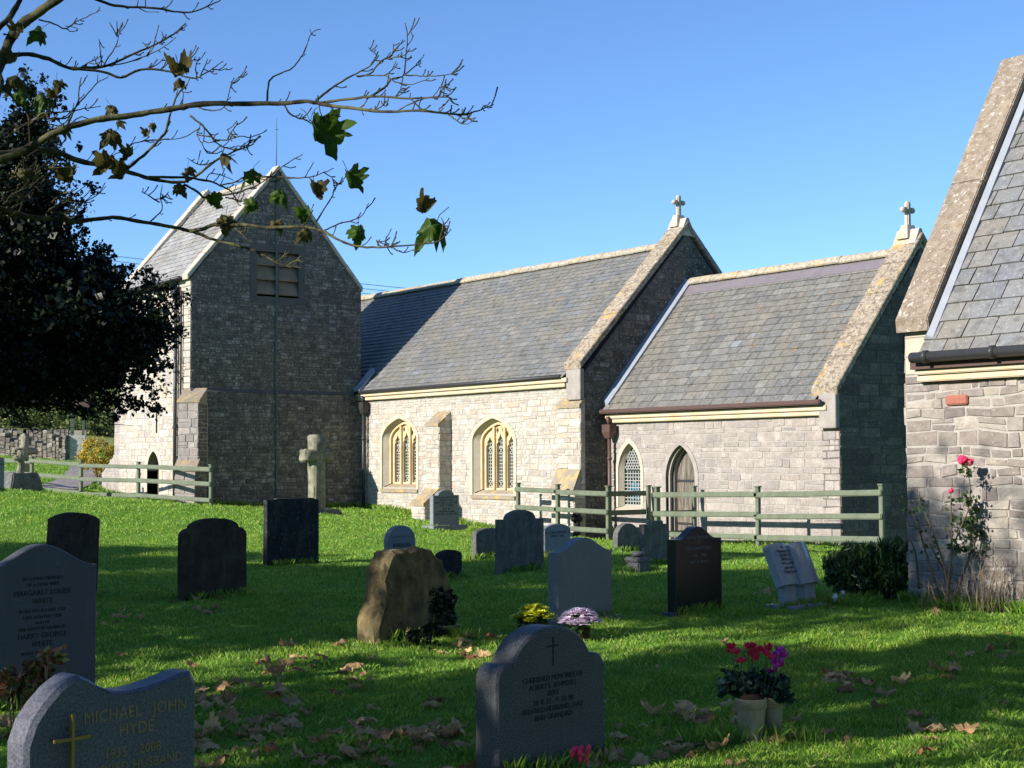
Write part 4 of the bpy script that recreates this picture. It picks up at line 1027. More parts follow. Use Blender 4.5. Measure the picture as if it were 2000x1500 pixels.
# open book memorial
c, W, H, rz = place_stone(1528, 1600, 1056, 1192, 4)
root = empty('book_memorial', c, 'blue grey granite open book memorial tilted on two short posts beside the shrub', 'memorial', None, rz)
m = MB(); m.bbox(-.33, .33, -.14, .26, -.1, .05, 0, .012); m.build('plinth', M['gr_book'], root)
for sx in (-.17, .17):
    m = MB(); m.hexa([(sx-.09, -.02, .05), (sx+.09, -.02, .05), (sx+.09, .1, .05), (sx-.09, .1, .05), (sx-.09, .02, .33), (sx+.09, .02, .33), (sx+.09, .14, .37), (sx-.09, .14, .37)]); m.build('support', M['gr_book'], root)
m = MB(); n = 24; tl = R(24)
top = []; 
for i in range(n+1):
    u = -1+2*i/n; a = abs(u); top.append((u*.33, .06*math.sin(min(1, a*1.1)*math.pi*.86)+(-.04 if a < .05 else 0)+.0))
bk = []
def BP(u, h, s): return (u, .03-h*math.cos(tl)+s*math.sin(tl), .26+h*math.sin(tl)*1+s*math.cos(tl))
vs = [BP(u, h+.02, 0) for u, h in top]+[BP(u, h+.02, .5) for u, h in top]+[BP(u, -.06, 0) for u, h in top]+[BP(u, -.06, .5) for u, h in top]
k = n+1; fs = []
for i in range(n): fs += [(i, i+1, k+i+1, k+i), (2*k+i, 3*k+i, 3*k+i+1, 2*k+i+1), (i, 2*k+i, 2*k+i+1, i+1), (k+i, k+i+1, 3*k+i+1, 3*k+i)]
fs += [(0, k, 3*k, 2*k), (n, 2*k+n, 3*k+n, k+n)]
m.add(vs, fs); m.build('open_book', M['gr_book'], root)
for j, (s_, v, sz) in enumerate((('In\nMemory of\nGEORGE\nBRIGGS\n1911-1989\nand wife\nDaisy Ethel', .43, .05),)):
    t = text_mesh(s_, sz, M['ink'], root, BP(-.16, .085, v)); t.rotation_euler = (R(90)-tl, 0, 0)

# rough golden stone
c, W, H, rz = place_stone(742, 888, 1068, 1258, 14)
P = [(-.55*W, -.12), (.53*W, -.12), (.52*W, .12*H), (.47*W, .3*H), (.48*W, .5*H), (.45*W, .68*H), (.4*W, .84*H), (.3*W, .9*H), (.22*W, .985*H), (.05*W, 1.0*H), (-.08*W, .97*H), (-.2*W, .985*H), (-.31*W, .95*H), (-.36*W, .88*H), (-.38*W, .8*H), (-.43*W, .6*H), (-.44*W, .45*H), (-.5*W, .3*H), (-.54*W, .14*H)]
s = slab_mesh('headstone', P, .27, M['st_gold'], .035, .034); s.location = c; s.rotation_euler = (R(-4), R(2), rz)
tag(s, 'rough golden brown natural-edged memorial stone in the centre with plants at its foot', 'headstone')

# low urn block
p = ground_at(1240, 1119); m = MB(); m.bbox(-.13, .13, -.13, .13, -.05, .16, 0, .02); m.bbox(-.155, .155, -.155, .155, .16, .23, 0, .02); m.lathe([(.05, .23), (.09, .25), (.1, .3), (.06, .31)], 14)
o = m.build('grave_vase', M['gr_mid']); tag(o, 'squat square grey stone flower vase at the foot of the narrow grey headstone', 'vase'); o.location = p+Vector((-.1, .15, 0)); o.rotation_euler[2] = R(98)

# weathered standing cross near tower
def stone_cross(label, base, H, shaft, arm, armw, zc, rz, T, mat='st_cross', name='stone_cross', taper=.86, plint=None):
    root = empty(name, base, label, 'cross', None, rz)
    m = MB()
    def rb(x0, x1, z0, z1, b=.03):
        bm = bmesh.new(); bmesh.ops.create_cube(bm, size=1)
        for v in bm.verts: v.co = Vector(((x0+x1)/2+v.co.x*(x1-x0), v.co.y*T, (z0+z1)/2+v.co.z*(z1-z0)))
        bmesh.ops.bevel(bm, geom=bm.edges[:], offset=b, segments=2, affect='EDGES')
        bmesh.ops.subdivide_edges(bm, edges=[e for e in bm.edges if e.calc_length() > .1], cuts=4, use_grid_fill=True)
        for v in bm.verts:
            d = noise.noise_vector(v.co*7+Vector((x0*9, z0, 0))); v.co += d*.034
        m.frombm(bm, 0, True)
    rb(-shaft/2, shaft/2, -.1, H); rb(-arm/2, arm/2, zc-armw/2, zc+armw/2)
    m.build('shaft', M[mat], root)
    if plint:
        m2 = MB(); T0 = T; 
        bm = bmesh.new(); bmesh.ops.create_cube(bm, size=1)
        for v in bm.verts: v.co = Vector((v.co.x*plint[0]*(1 if v.co.z < 0 else .82), v.co.y*plint[1]*(1 if v.co.z < 0 else .82), (v.co.z+.5)*plint[2]-.12))
        bmesh.ops.bevel(bm, geom=bm.edges[:], offset=.03, segments=2, affect='EDGES'); bmesh.ops.subdivide_edges(bm, edges=[e for e in bm.edges if e.calc_length() > .1], cuts=4, use_grid_fill=True)
        for v in bm.verts: v.co += noise.noise_vector(v.co*5)*.03
        m2.frombm(bm); m2.build('base', M[mat if mat != 'st_cross' else 'st_grey'], root)
    return root
b_ = at(618, 1005, 37.0); b_.z = g1(b_.x, b_.y)
stone_cross('tall weathered stone cross with stubby arms in front of the tower corner', b_, 1.92, .34, .84, .3, 1.42, R(98), .32, plint=(1.15, .8, .24))
b_ = at(40, 966, 39.5); b_.z = g1(b_.x, b_.y)
stone_cross('small stone cross standing on a large rough block at far left', b_+Vector((0, 0, .38)), .62, .17, .42, .14, .42, R(100), .15, mat='st_cross')
m = MB(); bm = bmesh.new(); bmesh.ops.create_cube(bm, size=1)
for v in bm.verts: v.co = Vector((v.co.x*.98*(1 if v.co.z < 0 else .75), v.co.y*.7*(1 if v.co.z < 0 else .8), (v.co.z+.5)*.52-.1))
bmesh.ops.bevel(bm, geom=bm.edges[:], offset=.03, segments=2, affect='EDGES'); bmesh.ops.subdivide_edges(bm, edges=[e for e in bm.edges if e.calc_length() > .1], cuts=4, use_grid_fill=True)
for v in bm.verts: v.co += noise.noise_vector(v.co*4)*.035
m.frombm(bm); o = m.build('cross_base_stone', M['st_grey']); o.location = b_; o.rotation_euler[2] = R(100)
tag(o, 'large rough tapered stone block under the small cross at far left', 'stone block')
b_ = at(48, 955, 44); b_.z = g1(b_.x, b_.y)
stone_cross('slim taller stone cross behind the fence at far left', b_, 1.5, .2, .78, .2, 1.0, R(98), .16, mat='st_cross')
headstone('pale blue grey headstone with lettering cut by the left picture edge', -45, 8, 893, 975, 'square', 'gr_pale', .1, 8, D=37, texts=[('IN LOVING MEMORY OF\nWILLIAM\nALSO\nANNIE', 0, .8, .09, 'ink')])
# grave seen through the fence behind the nave corner
c_ = on_y(1130, 1060, 21.9)
o = stone_cross('small grey stone cross behind the green fence at the nave corner', Vector((c_.x, 21.85, -.15)), .75, .15, .36, .13, .5, R(95), .12, mat='st_dark')

# ------------------------------------------------------------------ far left: rubble wall, boundary wall, lychgate, bush
def rubble_wall(label, a, b, h, th, mat, rw=.3, name='rubble_wall', jag=.12):
    m = MB(); a, b = Vector(a), Vector(b); L = (b-a).length; d_ = (b-a).normalized(); n_ = Vector((-d_.y, d_.x)); 
    u = 0
    while u < L:
        ww = random.uniform(.14, .34); z = 0; hh = h+random.uniform(-jag, jag)
        while z < hh:
            sh = random.uniform(.1, .2); c2 = a+d_*(u+ww/2); z0 = g1(c2.x, c2.y)-.1
            bm = bmesh.new(); bmesh.ops.create_cube(bm, size=1); bmesh.ops.bevel(bm, geom=bm.edges[:], offset=.12, segments=1, affect='EDGES')
            mt = Matrix.Translation((c2.x, c2.y, z0+z+sh/2)) @ Matrix.Rotation(math.atan2(d_.y, d_.x)+random.uniform(-.1, .1), 4, 'Z') @ Matrix.Rotation(random.uniform(-.1, .1), 4, 'Y') @ Matrix.Diagonal((ww*1.02, th*random.uniform(.85, 1.1), sh*1.04, 1))
            m.frombm(bm, 0, False, mt); z += sh
        u += ww
    o = m.build(name, M[mat]); return tag(o, label, 'wall')
q1, q2 = at(135, 893, 56), at(-220, 893, 60)
rubble_wall('low tumbledown rubble stone wall left of the lychgate', (q1.x, q1.y), (q2.x, q2.y), .7, .4, 'towerst', jag=.25)
q1, q2 = at(150, 885, 66), at(-260, 885, 70)
rubble_wall('longer grey boundary wall behind the tumbledown wall at far left', (q1.x, q1.y), (q2.x, q2.y), 1.0, .35, 'dark', jag=.03)
lb = at(152, 893, 57); lz = g1(lb.x, lb.y)
ly = empty('lychgate', (lb.x, lb.y, lz), 'small lychgate with brown tiled roof and pale stone pier beyond the tower', 'lychgate', None, R(-22))
m = MB(); m.hexa([(-.85, -.35, -.2), (-.25, -.35, -.2), (-.25, .35, -.2), (-.85, .35, -.2), (-.72, -.3, .75), (-.3, -.3, .75), (-.3, .3, .75), (-.72, .3, .75)]); m.bbox(-.7, -.28, -.28, .28, .75, 1.1, 0, .01); m.build('pier', M['surround'], ly)
m = MB(); m.bbox(.55, .95, -.28, .28, -.2, .9, 0, .01); m.build('pier', M['lime'], ly)
for xx, yy in ((-.62, -.2), (-.4, -.2), (.6, -.2), (.9, -.2), (-.62, .2), (.6, .2), (-.05, -.2)):
    m = MB(); m.box(xx-.05, xx+.05, yy-.05, yy+.05, (1.1 if xx < -.1 else .9) if xx != -.05 else -.1, 1.95); m.build('timber_post', M['gtimber'], ly)
m = MB(); m.box(-.9, 1.05, -.26, .26, 1.9, 2.0); m.box(.5, 1.0, -.24, -.16, 1.0, 1.1); m.build('beam', M['gtimber'], ly)
m = MB(); m.plate([(-.62, 1.9), (.62, 1.9), (0, 2.75)], [], lambda u, v, d: (d, u, v), -1.25, 1.4)
m.build('roof', M['tile'], ly)

def leaf_cloud(n, center, rad, size, seed, clumps=60, squash=1, shape='ellip', hollow=.5, elong=1.8, clump_r=.22, cut=None, up=.0):
    """leaf-sized bent quads (two triangles) in random clumps inside an ellipsoid"""
    r = np.random.default_rng(seed); c = np.array(center); rad = np.array(rad)
    d = r.normal(size=(clumps, 3)); d /= np.linalg.norm(d, axis=1)[:, None]
    rr = r.uniform(hollow, 1, clumps)**(1/1.5); cc = c+d*rad*rr[:, None]; cr = clump_r*rad.mean()*r.uniform(.5, 1.5, clumps)
    k = r.integers(0, clumps, n); o = r.normal(size=(n, 3))*.5; P = cc[k]+o*cr[k][:, None]
    if cut is not None: P = P[cut(P)]
    n = len(P)
    a = r.normal(size=(n, 3)); a[:, 2] += up; a /= np.linalg.norm(a, axis=1)[:, None]
    b = np.cross(a, r.normal(size=(n, 3))); b /= np.linalg.norm(b, axis=1)[:, None]; nn = np.cross(a, b)
    L = size*r.uniform(.6, 1.4, n)[:, None]; W_ = L/elong
    V = np.stack([P-a*L*.5, P+b*W_*.5+nn*W_*.15, P+a*L*.5, P-b*W_*.5+nn*W_*.15], 1).reshape(-1, 3)
    F = np.arange(n*4).reshape(-1, 4); return V, F
def add_cloud(name, parts, mat, parent=None):
    V = np.concatenate([p[0] for p in parts]); o = 0; Fs = []
    for p in parts: Fs.append(p[1]+o); o += len(p[0])
    return np_mesh(name, V, np.concatenate(Fs), mat, parent)

bb = at(192, 925, 49); bz = g1(bb.x, bb.y)
t_ = empty('golden_bush', (bb.x, bb.y, bz), 'rounded bush with golden yellow leaves against the tower buttress', 'bush')
add_cloud('foliage', [leaf_cloud(5000, (0, 0, .72), (.62, .62, .62), .07, 5, 50)], M['gold_leaf'], t_)
m = MB()
for i in range(6): a = i*1.05; m.tube([(0, 0, -.1), (.2*math.cos(a), .2*math.sin(a), .35), (.4*math.cos(a), .4*math.sin(a), .9)], [.03, .02, .008], 5)
m.build('stems', M['twig'], t_)
# hedgerow on the hill (uncountable mass)
parts = []
for i in range(26):
    q = at(-300+i*24, 850, 84+6*random.random()); z0 = g1(q.x, q.y)
    parts.append(leaf_cloud(1100, (q.x, q.y, z0+.9), (1.9, 1.9, random.uniform(1.0, 2.4)), .22, 100+i, 20))
tag(add_cloud('hedgerow', parts, M['hedge']), 'tangled yellow green hedgerow on the slope behind the lychgate', 'hedge', kind='stuff')

# power poles and wires
poles = []
for i, (px, lab) in enumerate(((-260, 'left wooden pole carrying the power lines, beyond the churchyard'), (1090, 'right wooden pole carrying the power lines, hidden behind the nave'))):
    D = 120; q = at(px, 905, D); z0 = g1(q.x, q.y); zt = (at(px, 487+(px-180)*.1145, D)).z+.2
    r_ = empty('utility_pole', (q.x, q.y, z0), lab, 'utility pole')
    m = MB(); m.tube([(0, 0, -.5), (0, 0, zt-z0)], [.15, .1], 10); m.build('pole', M['bark_dark'], r_)
    m = MB(); m.box(-.06, .06, -.9, .9, zt-z0-.35, zt-z0-.25); m.build('crossarm', M['bark_dark'], r_); poles.append(q)
wl = ['topmost of the four thin black power lines crossing behind the tower', 'second from the top of the four power lines behind the tower', 'third from the top of the four power lines behind the tower', 'lowest of the four thin power lines behind the tower']
for k in range(4):
    a = at(-260, 487-440*.1145+k*11, 120); b = at(1090, 487+910*.1145+k*8.5, 120)
    pts = []
    for i in range(25): f = i/24; p = a.lerp(b, f); p.z -= 1.0*4*f*(1-f)*.35; pts.append(p)
    m = MB(); m.tube(pts, .022, 4); o = m.build('power_line', M['wire']); tag(o, wl[k], 'power line', 'power lines behind the tower')

# ------------------------------------------------------------------ holly tree at left
hb = at(-60, 905, 20); hz = g1(hb.x, hb.y)
ht = empty('holly_tree', (hb.x, hb.y, hz), 'dense near-black holly tree filling the left side beside the tower', 'tree')
inv = Matrix.Translation(-Vector((hb.x, hb.y, hz)))
def H3(px, py, D=20): q = at(px, py, D); return (q.x-hb.x, q.y-hb.y, q.z-hz)
parts = []
blobs = [(20, 480, 19.6, .9, 1.5, 4200, 0), (-60, 600, 20, 1.6, 1.8, 4500, 1), (120, 640, 19.8, 1.15, 1.0, 5000, 2), (45, 320, 20, .5, .85, 1700, 3), (235, 660, 19.8, .72, .62, 2600, 4), (-80, 380, 20, 1.0, 1.2, 2500, 5), (165, 560, 20.2, .62, .5, 1700, 6), (60, 730, 19.7, .85, .45, 1900, 7), (295, 640, 19.9, .34, .4, 600, 8), (215, 740, 19.9, .5, .3, 700, 9), (60, 215, 20.1, .3, .35, 330, 10), (85, 450, 19.9, .42, .5, 1200, 11), (255, 590, 20.1, .35, .25, 420, 12), (190, 520, 20.2, .3, .35, 350, 13)]
for (px, py, D, rx, rz_, n, sd_) in blobs:
    parts.append(leaf_cloud(int(n*1.7), H3(px, py, D), (rx, rx, rz_), .062, 300+sd_, 70, hollow=.1, elong=1.5, clump_r=.2))
for k, (px, py) in enumerate(((125, 300), (150, 370), (140, 450), (175, 500), (210, 545), (262, 535), (300, 575), (322, 590), (318, 640), (308, 705), (300, 750), (285, 795), (240, 785), (200, 800), (150, 790), (100, 195), (20, 175), (60, 160), (90, 260), (300, 560), (332, 572), (180, 770), (120, 800), (265, 700))):
    parts.append(leaf_cloud(190, H3(px, py, 19.9), (.24, .3, .17), .058, 400+k, 9, hollow=.2, elong=1.5, clump_r=.3))
for (px, py, D, rx, rz_, n, sd_) in blobs[:8]+blobs[11:12]:
    parts.append(leaf_cloud(int(n*.8), H3(px, py, D), (rx*.78, rx*.78, rz_*.8), .11, 340+sd_, 60, hollow=.05, elong=1.3, clump_r=.3))
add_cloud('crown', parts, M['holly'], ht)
m = MB(); tr0 = Vector(H3(-60, 905)); 
trunk_top = Vector(H3(20, 380)); m.tube([tr0+Vector((0, 0, -.3)), tr0+Vector((.05, .05, 1.2)), Vector(H3(-20, 600)), trunk_top], [.17, .15, .11, .04], 9)
m.build('trunk', M['bark_dark'], ht)
m = MB()
for i in range(46):
    a0 = Vector(H3(random.uniform(-60, 40), random.uniform(560, 760), 20+random.uniform(-.5, .5)))
    e = Vector(H3(random.uniform(60, 250) if i < 26 else random.uniform(-40, 160), random.uniform(770, 858) if i >= 10 else random.uniform(500, 740), 20+random.uniform(-.8, .8))); mid = a0.lerp(e, .5)+Vector((0, 0, random.uniform(-.25, .05)))
    m.tube([a0, a0.lerp(mid, .6)+Vector((0, 0, -.02)), mid, e.lerp(mid, .4)+Vector((0, 0, -.04)), e+Vector((0, 0, .03))], [.022, .016, .012, .008, .004], 5)
    for k in range(3):
        s0 = mid.lerp(e, random.random()); m.tube([s0, s0+Vector((random.uniform(-.1, .2), random.uniform(0, .35), random.uniform(-.12, .15)))], [.006, .003], 4)
m.build('branches', M['bark_dark'], ht)

# ------------------------------------------------------------------ overhanging sycamore
syb = Vector((-8.2, -3.6, g1(-8.2, -3.6)))
sy = empty('sycamore_tree', syb, 'autumn sycamore whose mossy half-bare branches reach in from upper left', 'tree')
def L3(p): return Vector(p)-syb
depth = lambda px, py: 5.35+.35*math.sin(px*.004)+.12*math.sin(py*.02)-.0003*px
def smooth_poly(pts, sub=4):
    out = []; n = len(pts)
    for i in range(n-1):
        p0, p1, p2, p3 = pts[max(i-1, 0)], pts[i], pts[i+1], pts[min(i+2, n-1)]
        for k in range(sub):
            t = k/sub; out.append(tuple(.5*((2*p1[j])+(-p0[j]+p2[j])*t+(2*p0[j]-5*p1[j]+4*p2[j]-p3[j])*t*t+(-p0[j]+3*p1[j]-3*p2[j]+p3[j])*t**3) for j in range(len(p1))))
    out.append(tuple(pts[-1])); return out
BR = []
def br(pts, r0, r1, dd=0, twigs=0, start=None):
    q = smooth_poly([(x, y, 0) for x, y in pts], 4); n = len(q); P = []; Rr = []
    for i, (x, y, _) in enumerate(q):
        D = depth(x, y)+dd*(i/n); x += random.uniform(-.8, .8); y += random.uniform(-.8, .8)
        P.append(L3(at(x, y, D))); f = i/(n-1); rr = (r0*(1-f)+r1*f)*(1+random.uniform(-.1, .16)); Rr.append(max(.65, rr*.86)*D/FPX)
    if start: P = [Vector(s) for s in start[0]]+P; Rr = list(start[1])+Rr
    BR.append((P, Rr))
    m = MB(); m.tube(P, Rr, 7)
    # buds / spur twigs
    for k in range(twigs):
        i = random.randrange(n//4, n-1); p = P[i+(len(start[0]) if start else 0)]; d = (RT*random.uniform(.1, 1)-DN*random.uniform(-.6, 1)+FWD*random.uniform(-.5, .5)).normalized(); L = random.uniform(.012, .05)
        m.tube([p, p+d*L*.6, p+d*L+Vector((0, 0, L*.2))], [.0022, .0018, .0024], 4)
    return m.build('branch', M['bark'], sy)
m = MB(); tt = L3((-7.4, -2.4, 4.2))
m.tube([L3(syb)+Vector((0, 0, -.4)), L3(syb)+Vector((0, 0, .5)), L3((-8.1, -3.4, 2)), tt, L3((-7.2, -2.3, 7.5)), L3((-7, -2.2, 10))], [.42, .34, .28, .2, .13, .05], 12); m.build('trunk', M['bark'], sy)
e0 = [L3((-7.9, -3.1, 2.4)), L3((-6.6, -.9, 2.7)), L3((-5.7, .7, 2.75))]
br([(-10, 150), (12, 95), (35, 55), (70, 28), (108, 2), (140, -25)], 12, 9, start=([L3((-7.8, -3.0, 2.9)), L3((-6.3, -.6, 2.6))], (.08, .045)))
br([(-10, 60), (18, 35), (35, 8), (48, -20)], 7, 5, .2)
br([(-8, 130), (0, 160), (-6, 190), (-20, 240)], 9, 7)
br([(75, 38), (105, 46), (128, 56), (150, 42), (175, 30), (197, 20)], 1.8, .8, 0, 4)
br([(128, 55), (140, 62), (152, 58)], 1.4, .8); br([(128, 50), (150, 55), (150, 61)], 1.0, .7)
br([(180, -5), (215, 8), (250, 14), (300, 15), (340, 22), (375, 24), (405, 12), (430, 1)], 3.4, 1.2, .1, 8)
br([(265, 12), (285, 22), (310, 24)], 1.2, .7); br([(268, 14), (270, -5)], 1.3, .8); br([(283, 14), (286, -8)], 1.2, .8)
br([(18, 108), (55, 106), (95, 115), (135, 133), (170, 133), (210, 128), (250, 110), (300, 88), (340, 66), (362, 46)], 5.6, 1.2, .2, 16)
br([(140, 133), (200, 140), (236, 151), (275, 136), (325, 138), (370, 152), (390, 150), (415, 134), (436, 120)], 3.6, 1.0, -.1, 10)
br([(218, 128), (260, 118), (310, 98), (345, 72)], 1.6, .8, 0, 6)
for p in ([(200, 130), (225, 92), (232, 68), (244, 52)], [(229, 72), (214, 43)], [(229, 70), (228, 40)], [(198, 130), (196, 100), (194, 76)], [(190, 128), (183, 110)], [(345, 66), (355, 55), (364, 44)], [(290, 94), (278, 82)], [(300, 88), (304, 72)], [(320, 76), (316, 62)], [(385, 152), (382, 130), (390, 112)], [(275, 136), (300, 130), (320, 114)], [(160, 130), (183, 116)], [(366, 135), (373, 118), (371, 100)], [(366, 134), (382, 110)], [(390, 150), (400, 130), (406, 115)], [(415, 135), (430, 137), (443, 134)]):
    br(p, 1.5, .8, 0, 2)
br([(-60, 322), (0, 312), (50, 292), (100, 263), (140, 246), (200, 232), (260, 225), (330, 213), (400, 203), (470, 203), (540, 202), (600, 198), (628, 203), (700, 213), (760, 218), (820, 216), (880, 222), (912, 222), (940, 214), (964, 204)], 9.5, 1.0, -.4, 26, start=(e0, (.07, .05, .035)))
br([(625, 201), (680, 194), (740, 188), (800, 192), (855, 189), (862, 178), (871, 166)], 3.2, .9, 0, 12)
br([(617, 196), (640, 178), (659, 164), (697, 143), (722, 129), (736, 108)], 3.0, 1.0, .1, 8)
br([(697, 149), (722, 145), (743, 120), (764, 108), (776, 92), (792, 79)], 2.2, .9, .1, 8)
br([(715, 192), (746, 175), (757, 165), (766, 154), (788, 146), (792, 110), (796, 70), (792, 45)], 2.8, .9, .15, 6)
for p in ([(796, 70), (803, 60), (809, 53)], [(788, 146), (820, 148), (841, 149), (883, 144), (894, 134), (902, 124)], [(697, 149), (750, 148), (771, 160), (799, 165), (820, 160), (839, 153)], [(790, 146), (808, 131), (820, 118), (829, 106)], [(778, 216), (802, 203), (830, 193), (860, 190), (879, 184)], [(876, 224), (890, 234), (900, 241), (912, 242), (921, 237)], [(900, 241), (915, 228)], [(750, 148), (762, 140), (774, 119)], [(764, 108), (768, 100), (768, 86)], [(757, 114), (790, 108), (800, 94)], [(736, 108), (728, 100), (719, 93)], [(770, 192), (782, 176), (784, 165)], [(745, 198), (752, 208), (758, 204)], [(856, 190), (860, 178), (862, 165)], [(800, 192), (812, 202), (820, 215)], [(700, 213), (712, 206)], [(857, 222), (857, 210)], [(901, 222), (903, 232)], [(860, 190), (880, 190)], [(941, 214), (944, 205)]):
    br(p, 1.6, .8, 0, 3)
br([(522, 200), (524, 170), (529, 154), (550, 142), (571, 133), (588, 112), (598, 92), (608, 66), (626, 57)], 2.2, .9, .1, 3); br([(608, 66), (605, 56)], 1, .7)
br([(557, 207), (568, 224), (585, 231), (600, 236), (612, 241), (635, 230), (657, 222)], 2.2, .9, -.1, 8); br([(605, 236), (598, 222), (588, 212)], 1, .7); br([(607, 236), (612, 218), (620, 210)], 1, .7)
br([(371, 226), (395, 245), (410, 262), (418, 272), (444, 273), (470, 266), (490, 268), (521, 255)], 2.6, .9, 0, 6)
for p in ([(416, 272), (430, 284), (450, 290), (470, 289), (490, 270)], [(444, 273), (452, 258), (465, 241)], [(470, 288), (486, 280), (490, 262)], [(444, 273), (448, 262), (444, 252)], [(412, 268), (385, 262), (390, 250), (360, 268), (330, 272)], [(330, 272), (290, 275), (262, 280), (240, 295), (215, 305)], [(432, 284), (410, 300), (396, 285), (398, 274)], [(420, 314), (402, 322), (385, 320), (365, 308)], [(455, 297), (465, 285), (485, 290)], [(388, 210), (410, 216), (435, 212), (444, 196), (450, 170), (466, 150)], [(450, 170), (452, 160)], [(466, 152), (475, 150)], [(384, 205), (352, 214), (358, 185), (350, 165)]):
    br(p, 1.7, .8, 0, 4)
br([(-50, 302), (10, 300), (60, 292), (112, 297), (157, 315), (196, 322), (245, 334), (297, 350), (350, 356), (385, 343), (420, 315), (455, 297), (486, 286)], 8.5, 1.2, .5, 14, start=([L3((-7.8, -2.9, 2.6)), L3((-6.5, -.6, 2.85))], (.06, .035)))
br([(290, 346), (350, 346), (400, 352), (430, 362), (451, 374), (465, 395)], 3.4, 1.2, .2, 6)
br([(360, 360), (385, 374), (402, 386), (455, 378), (480, 370), (507, 360), (535, 338), (560, 320), (591, 301)], 2.8, 1.0, .2, 4)
br([(507, 345), (546, 346), (595, 347), (625, 340), (651, 329)], 2.2, .9, 0, 4); br([(595, 346), (605, 330), (613, 316)], 1.2, .8)
br([(430, 362), (460, 355), (480, 345), (507, 345)], 2, 1, 0, 3); br([(402, 352), (412, 338), (440, 345), (455, 352)], 1.4, .8, 0, 2)
br([(245, 332), (280, 304), (297, 287), (322, 259), (332, 224), (343, 192), (352, 178), (367, 164)], 3.6, 1.6, -.15, 4); br([(344, 190), (346, 175), (344, 165)], 1.2, .8); br([(355, 205), (358, 185), (352, 168)], 1.2, .8)
br([(-50, 395), (0, 407), (60, 424), (119, 427), (150, 433), (210, 425), (245, 427), (294, 436), (350, 446), (385, 455), (420, 469), (465, 480), (490, 487), (507, 494), (542, 514), (565, 521), (590, 522)], 6.5, 1.4, .3, 14, start=([L3((-7.9, -3.2, 2.1)), L3((-6.5, -.7, 2.35))], (.06, .03)))
br([(372, 451), (400, 446), (420, 439), (472, 439), (525, 444), (595, 443), (630, 451), (648, 462), (680, 476), (715, 483), (771, 481), (837, 475), (858, 470), (872, 455)], 4.8, 1.1, -.1, 10)
for p in ([(634, 450), (662, 437), (690, 430), (708, 420), (720, 397)], [(617, 434), (638, 402), (650, 380), (654, 367), (680, 341), (689, 327)], [(654, 367), (648, 345)], [(764, 483), (788, 493), (808, 487)], [(750, 481), (755, 462)], [(738, 480), (735, 468)], [(764, 482), (768, 470)], [(143, 425), (154, 402), (189, 381), (206, 364)], [(294, 432), (317, 409), (313, 385), (317, 360)], [(311, 395), (290, 382), (276, 374)], [(315, 390), (330, 375)], [(560, 520), (575, 510), (588, 508)], [(540, 512), (555, 500), (560, 490)], [(450, 440), (470, 455), (490, 475)], [(500, 345), (520, 352), (540, 356)], [(440, 385), (470, 392), (520, 400)], [(858, 470), (866, 440), (862, 425)], [(880, 145), (886, 140)], [(590, 443), (600, 425), (604, 412)]):
    br(p, 1.8, .8, 0, 4)
br([(130, 250), (142, 220), (152, 200), (155, 170), (158, 152)], 2.6, 1, 0, 2); br([(152, 205), (165, 190), (190, 162), (212, 150)], 1.8, .9); br([(155, 170), (165, 158), (171, 146)], 1.2, .8); br([(190, 160), (191, 145)], 1, .7)
br([(66, 234), (85, 222), (130, 218), (165, 212), (197, 207)], 2.2, .9, 0, 4); br([(140, 240), (160, 228), (178, 233), (197, 228)], 1.6, .8)
br([(-10, 160), (8, 172), (30, 195), (48, 212), (57, 232), (58, 262), (62, 292)], 3.6, 3, .1, 3)
for _ in range(26):
    x, y = random.uniform(-10, 120), random.uniform(230, 420); br([(x, y), (x+random.uniform(10, 40), y+random.uniform(-30, 5)), (x+random.uniform(30, 80), y+random.uniform(-50, 10))], 2.4, .8, random.uniform(-.2, .3), 3)

add_cloud('crown', [leaf_cloud(3800, L3((-5.6, -2.2, 8.4)), (3.6, 3.6, 3.0), .17, 77, 80, hollow=.1, elong=1.2, clump_r=.2)], M['syc_brown'], sy)  # leaf canopy above the frame, added to darken the foreground
_r = random.Random(5); m = MB()
for i in range(40):
    a = _r.uniform(0, 6.28); q = _r.uniform(1.5, 4.4); zz = _r.uniform(4.6, 9); b0 = L3((-7.2, -2.3, zz)); e = b0+Vector((q*math.cos(a), q*.75*math.sin(a), _r.uniform(.3, 1.8)))
    m.tube([b0, b0.lerp(e, .5)+Vector((0, 0, .2)), e], [.06, .035, .01], 6)
    for _ in range(5):
        s0 = b0.lerp(e, _r.uniform(.4, 1)); m.tube([s0, s0+Vector((_r.uniform(-.7, .7), _r.uniform(-.7, .7), _r.uniform(-.2, .6)))], [.014, .004], 4)
m.build('upper_branches', M['bark'], sy)
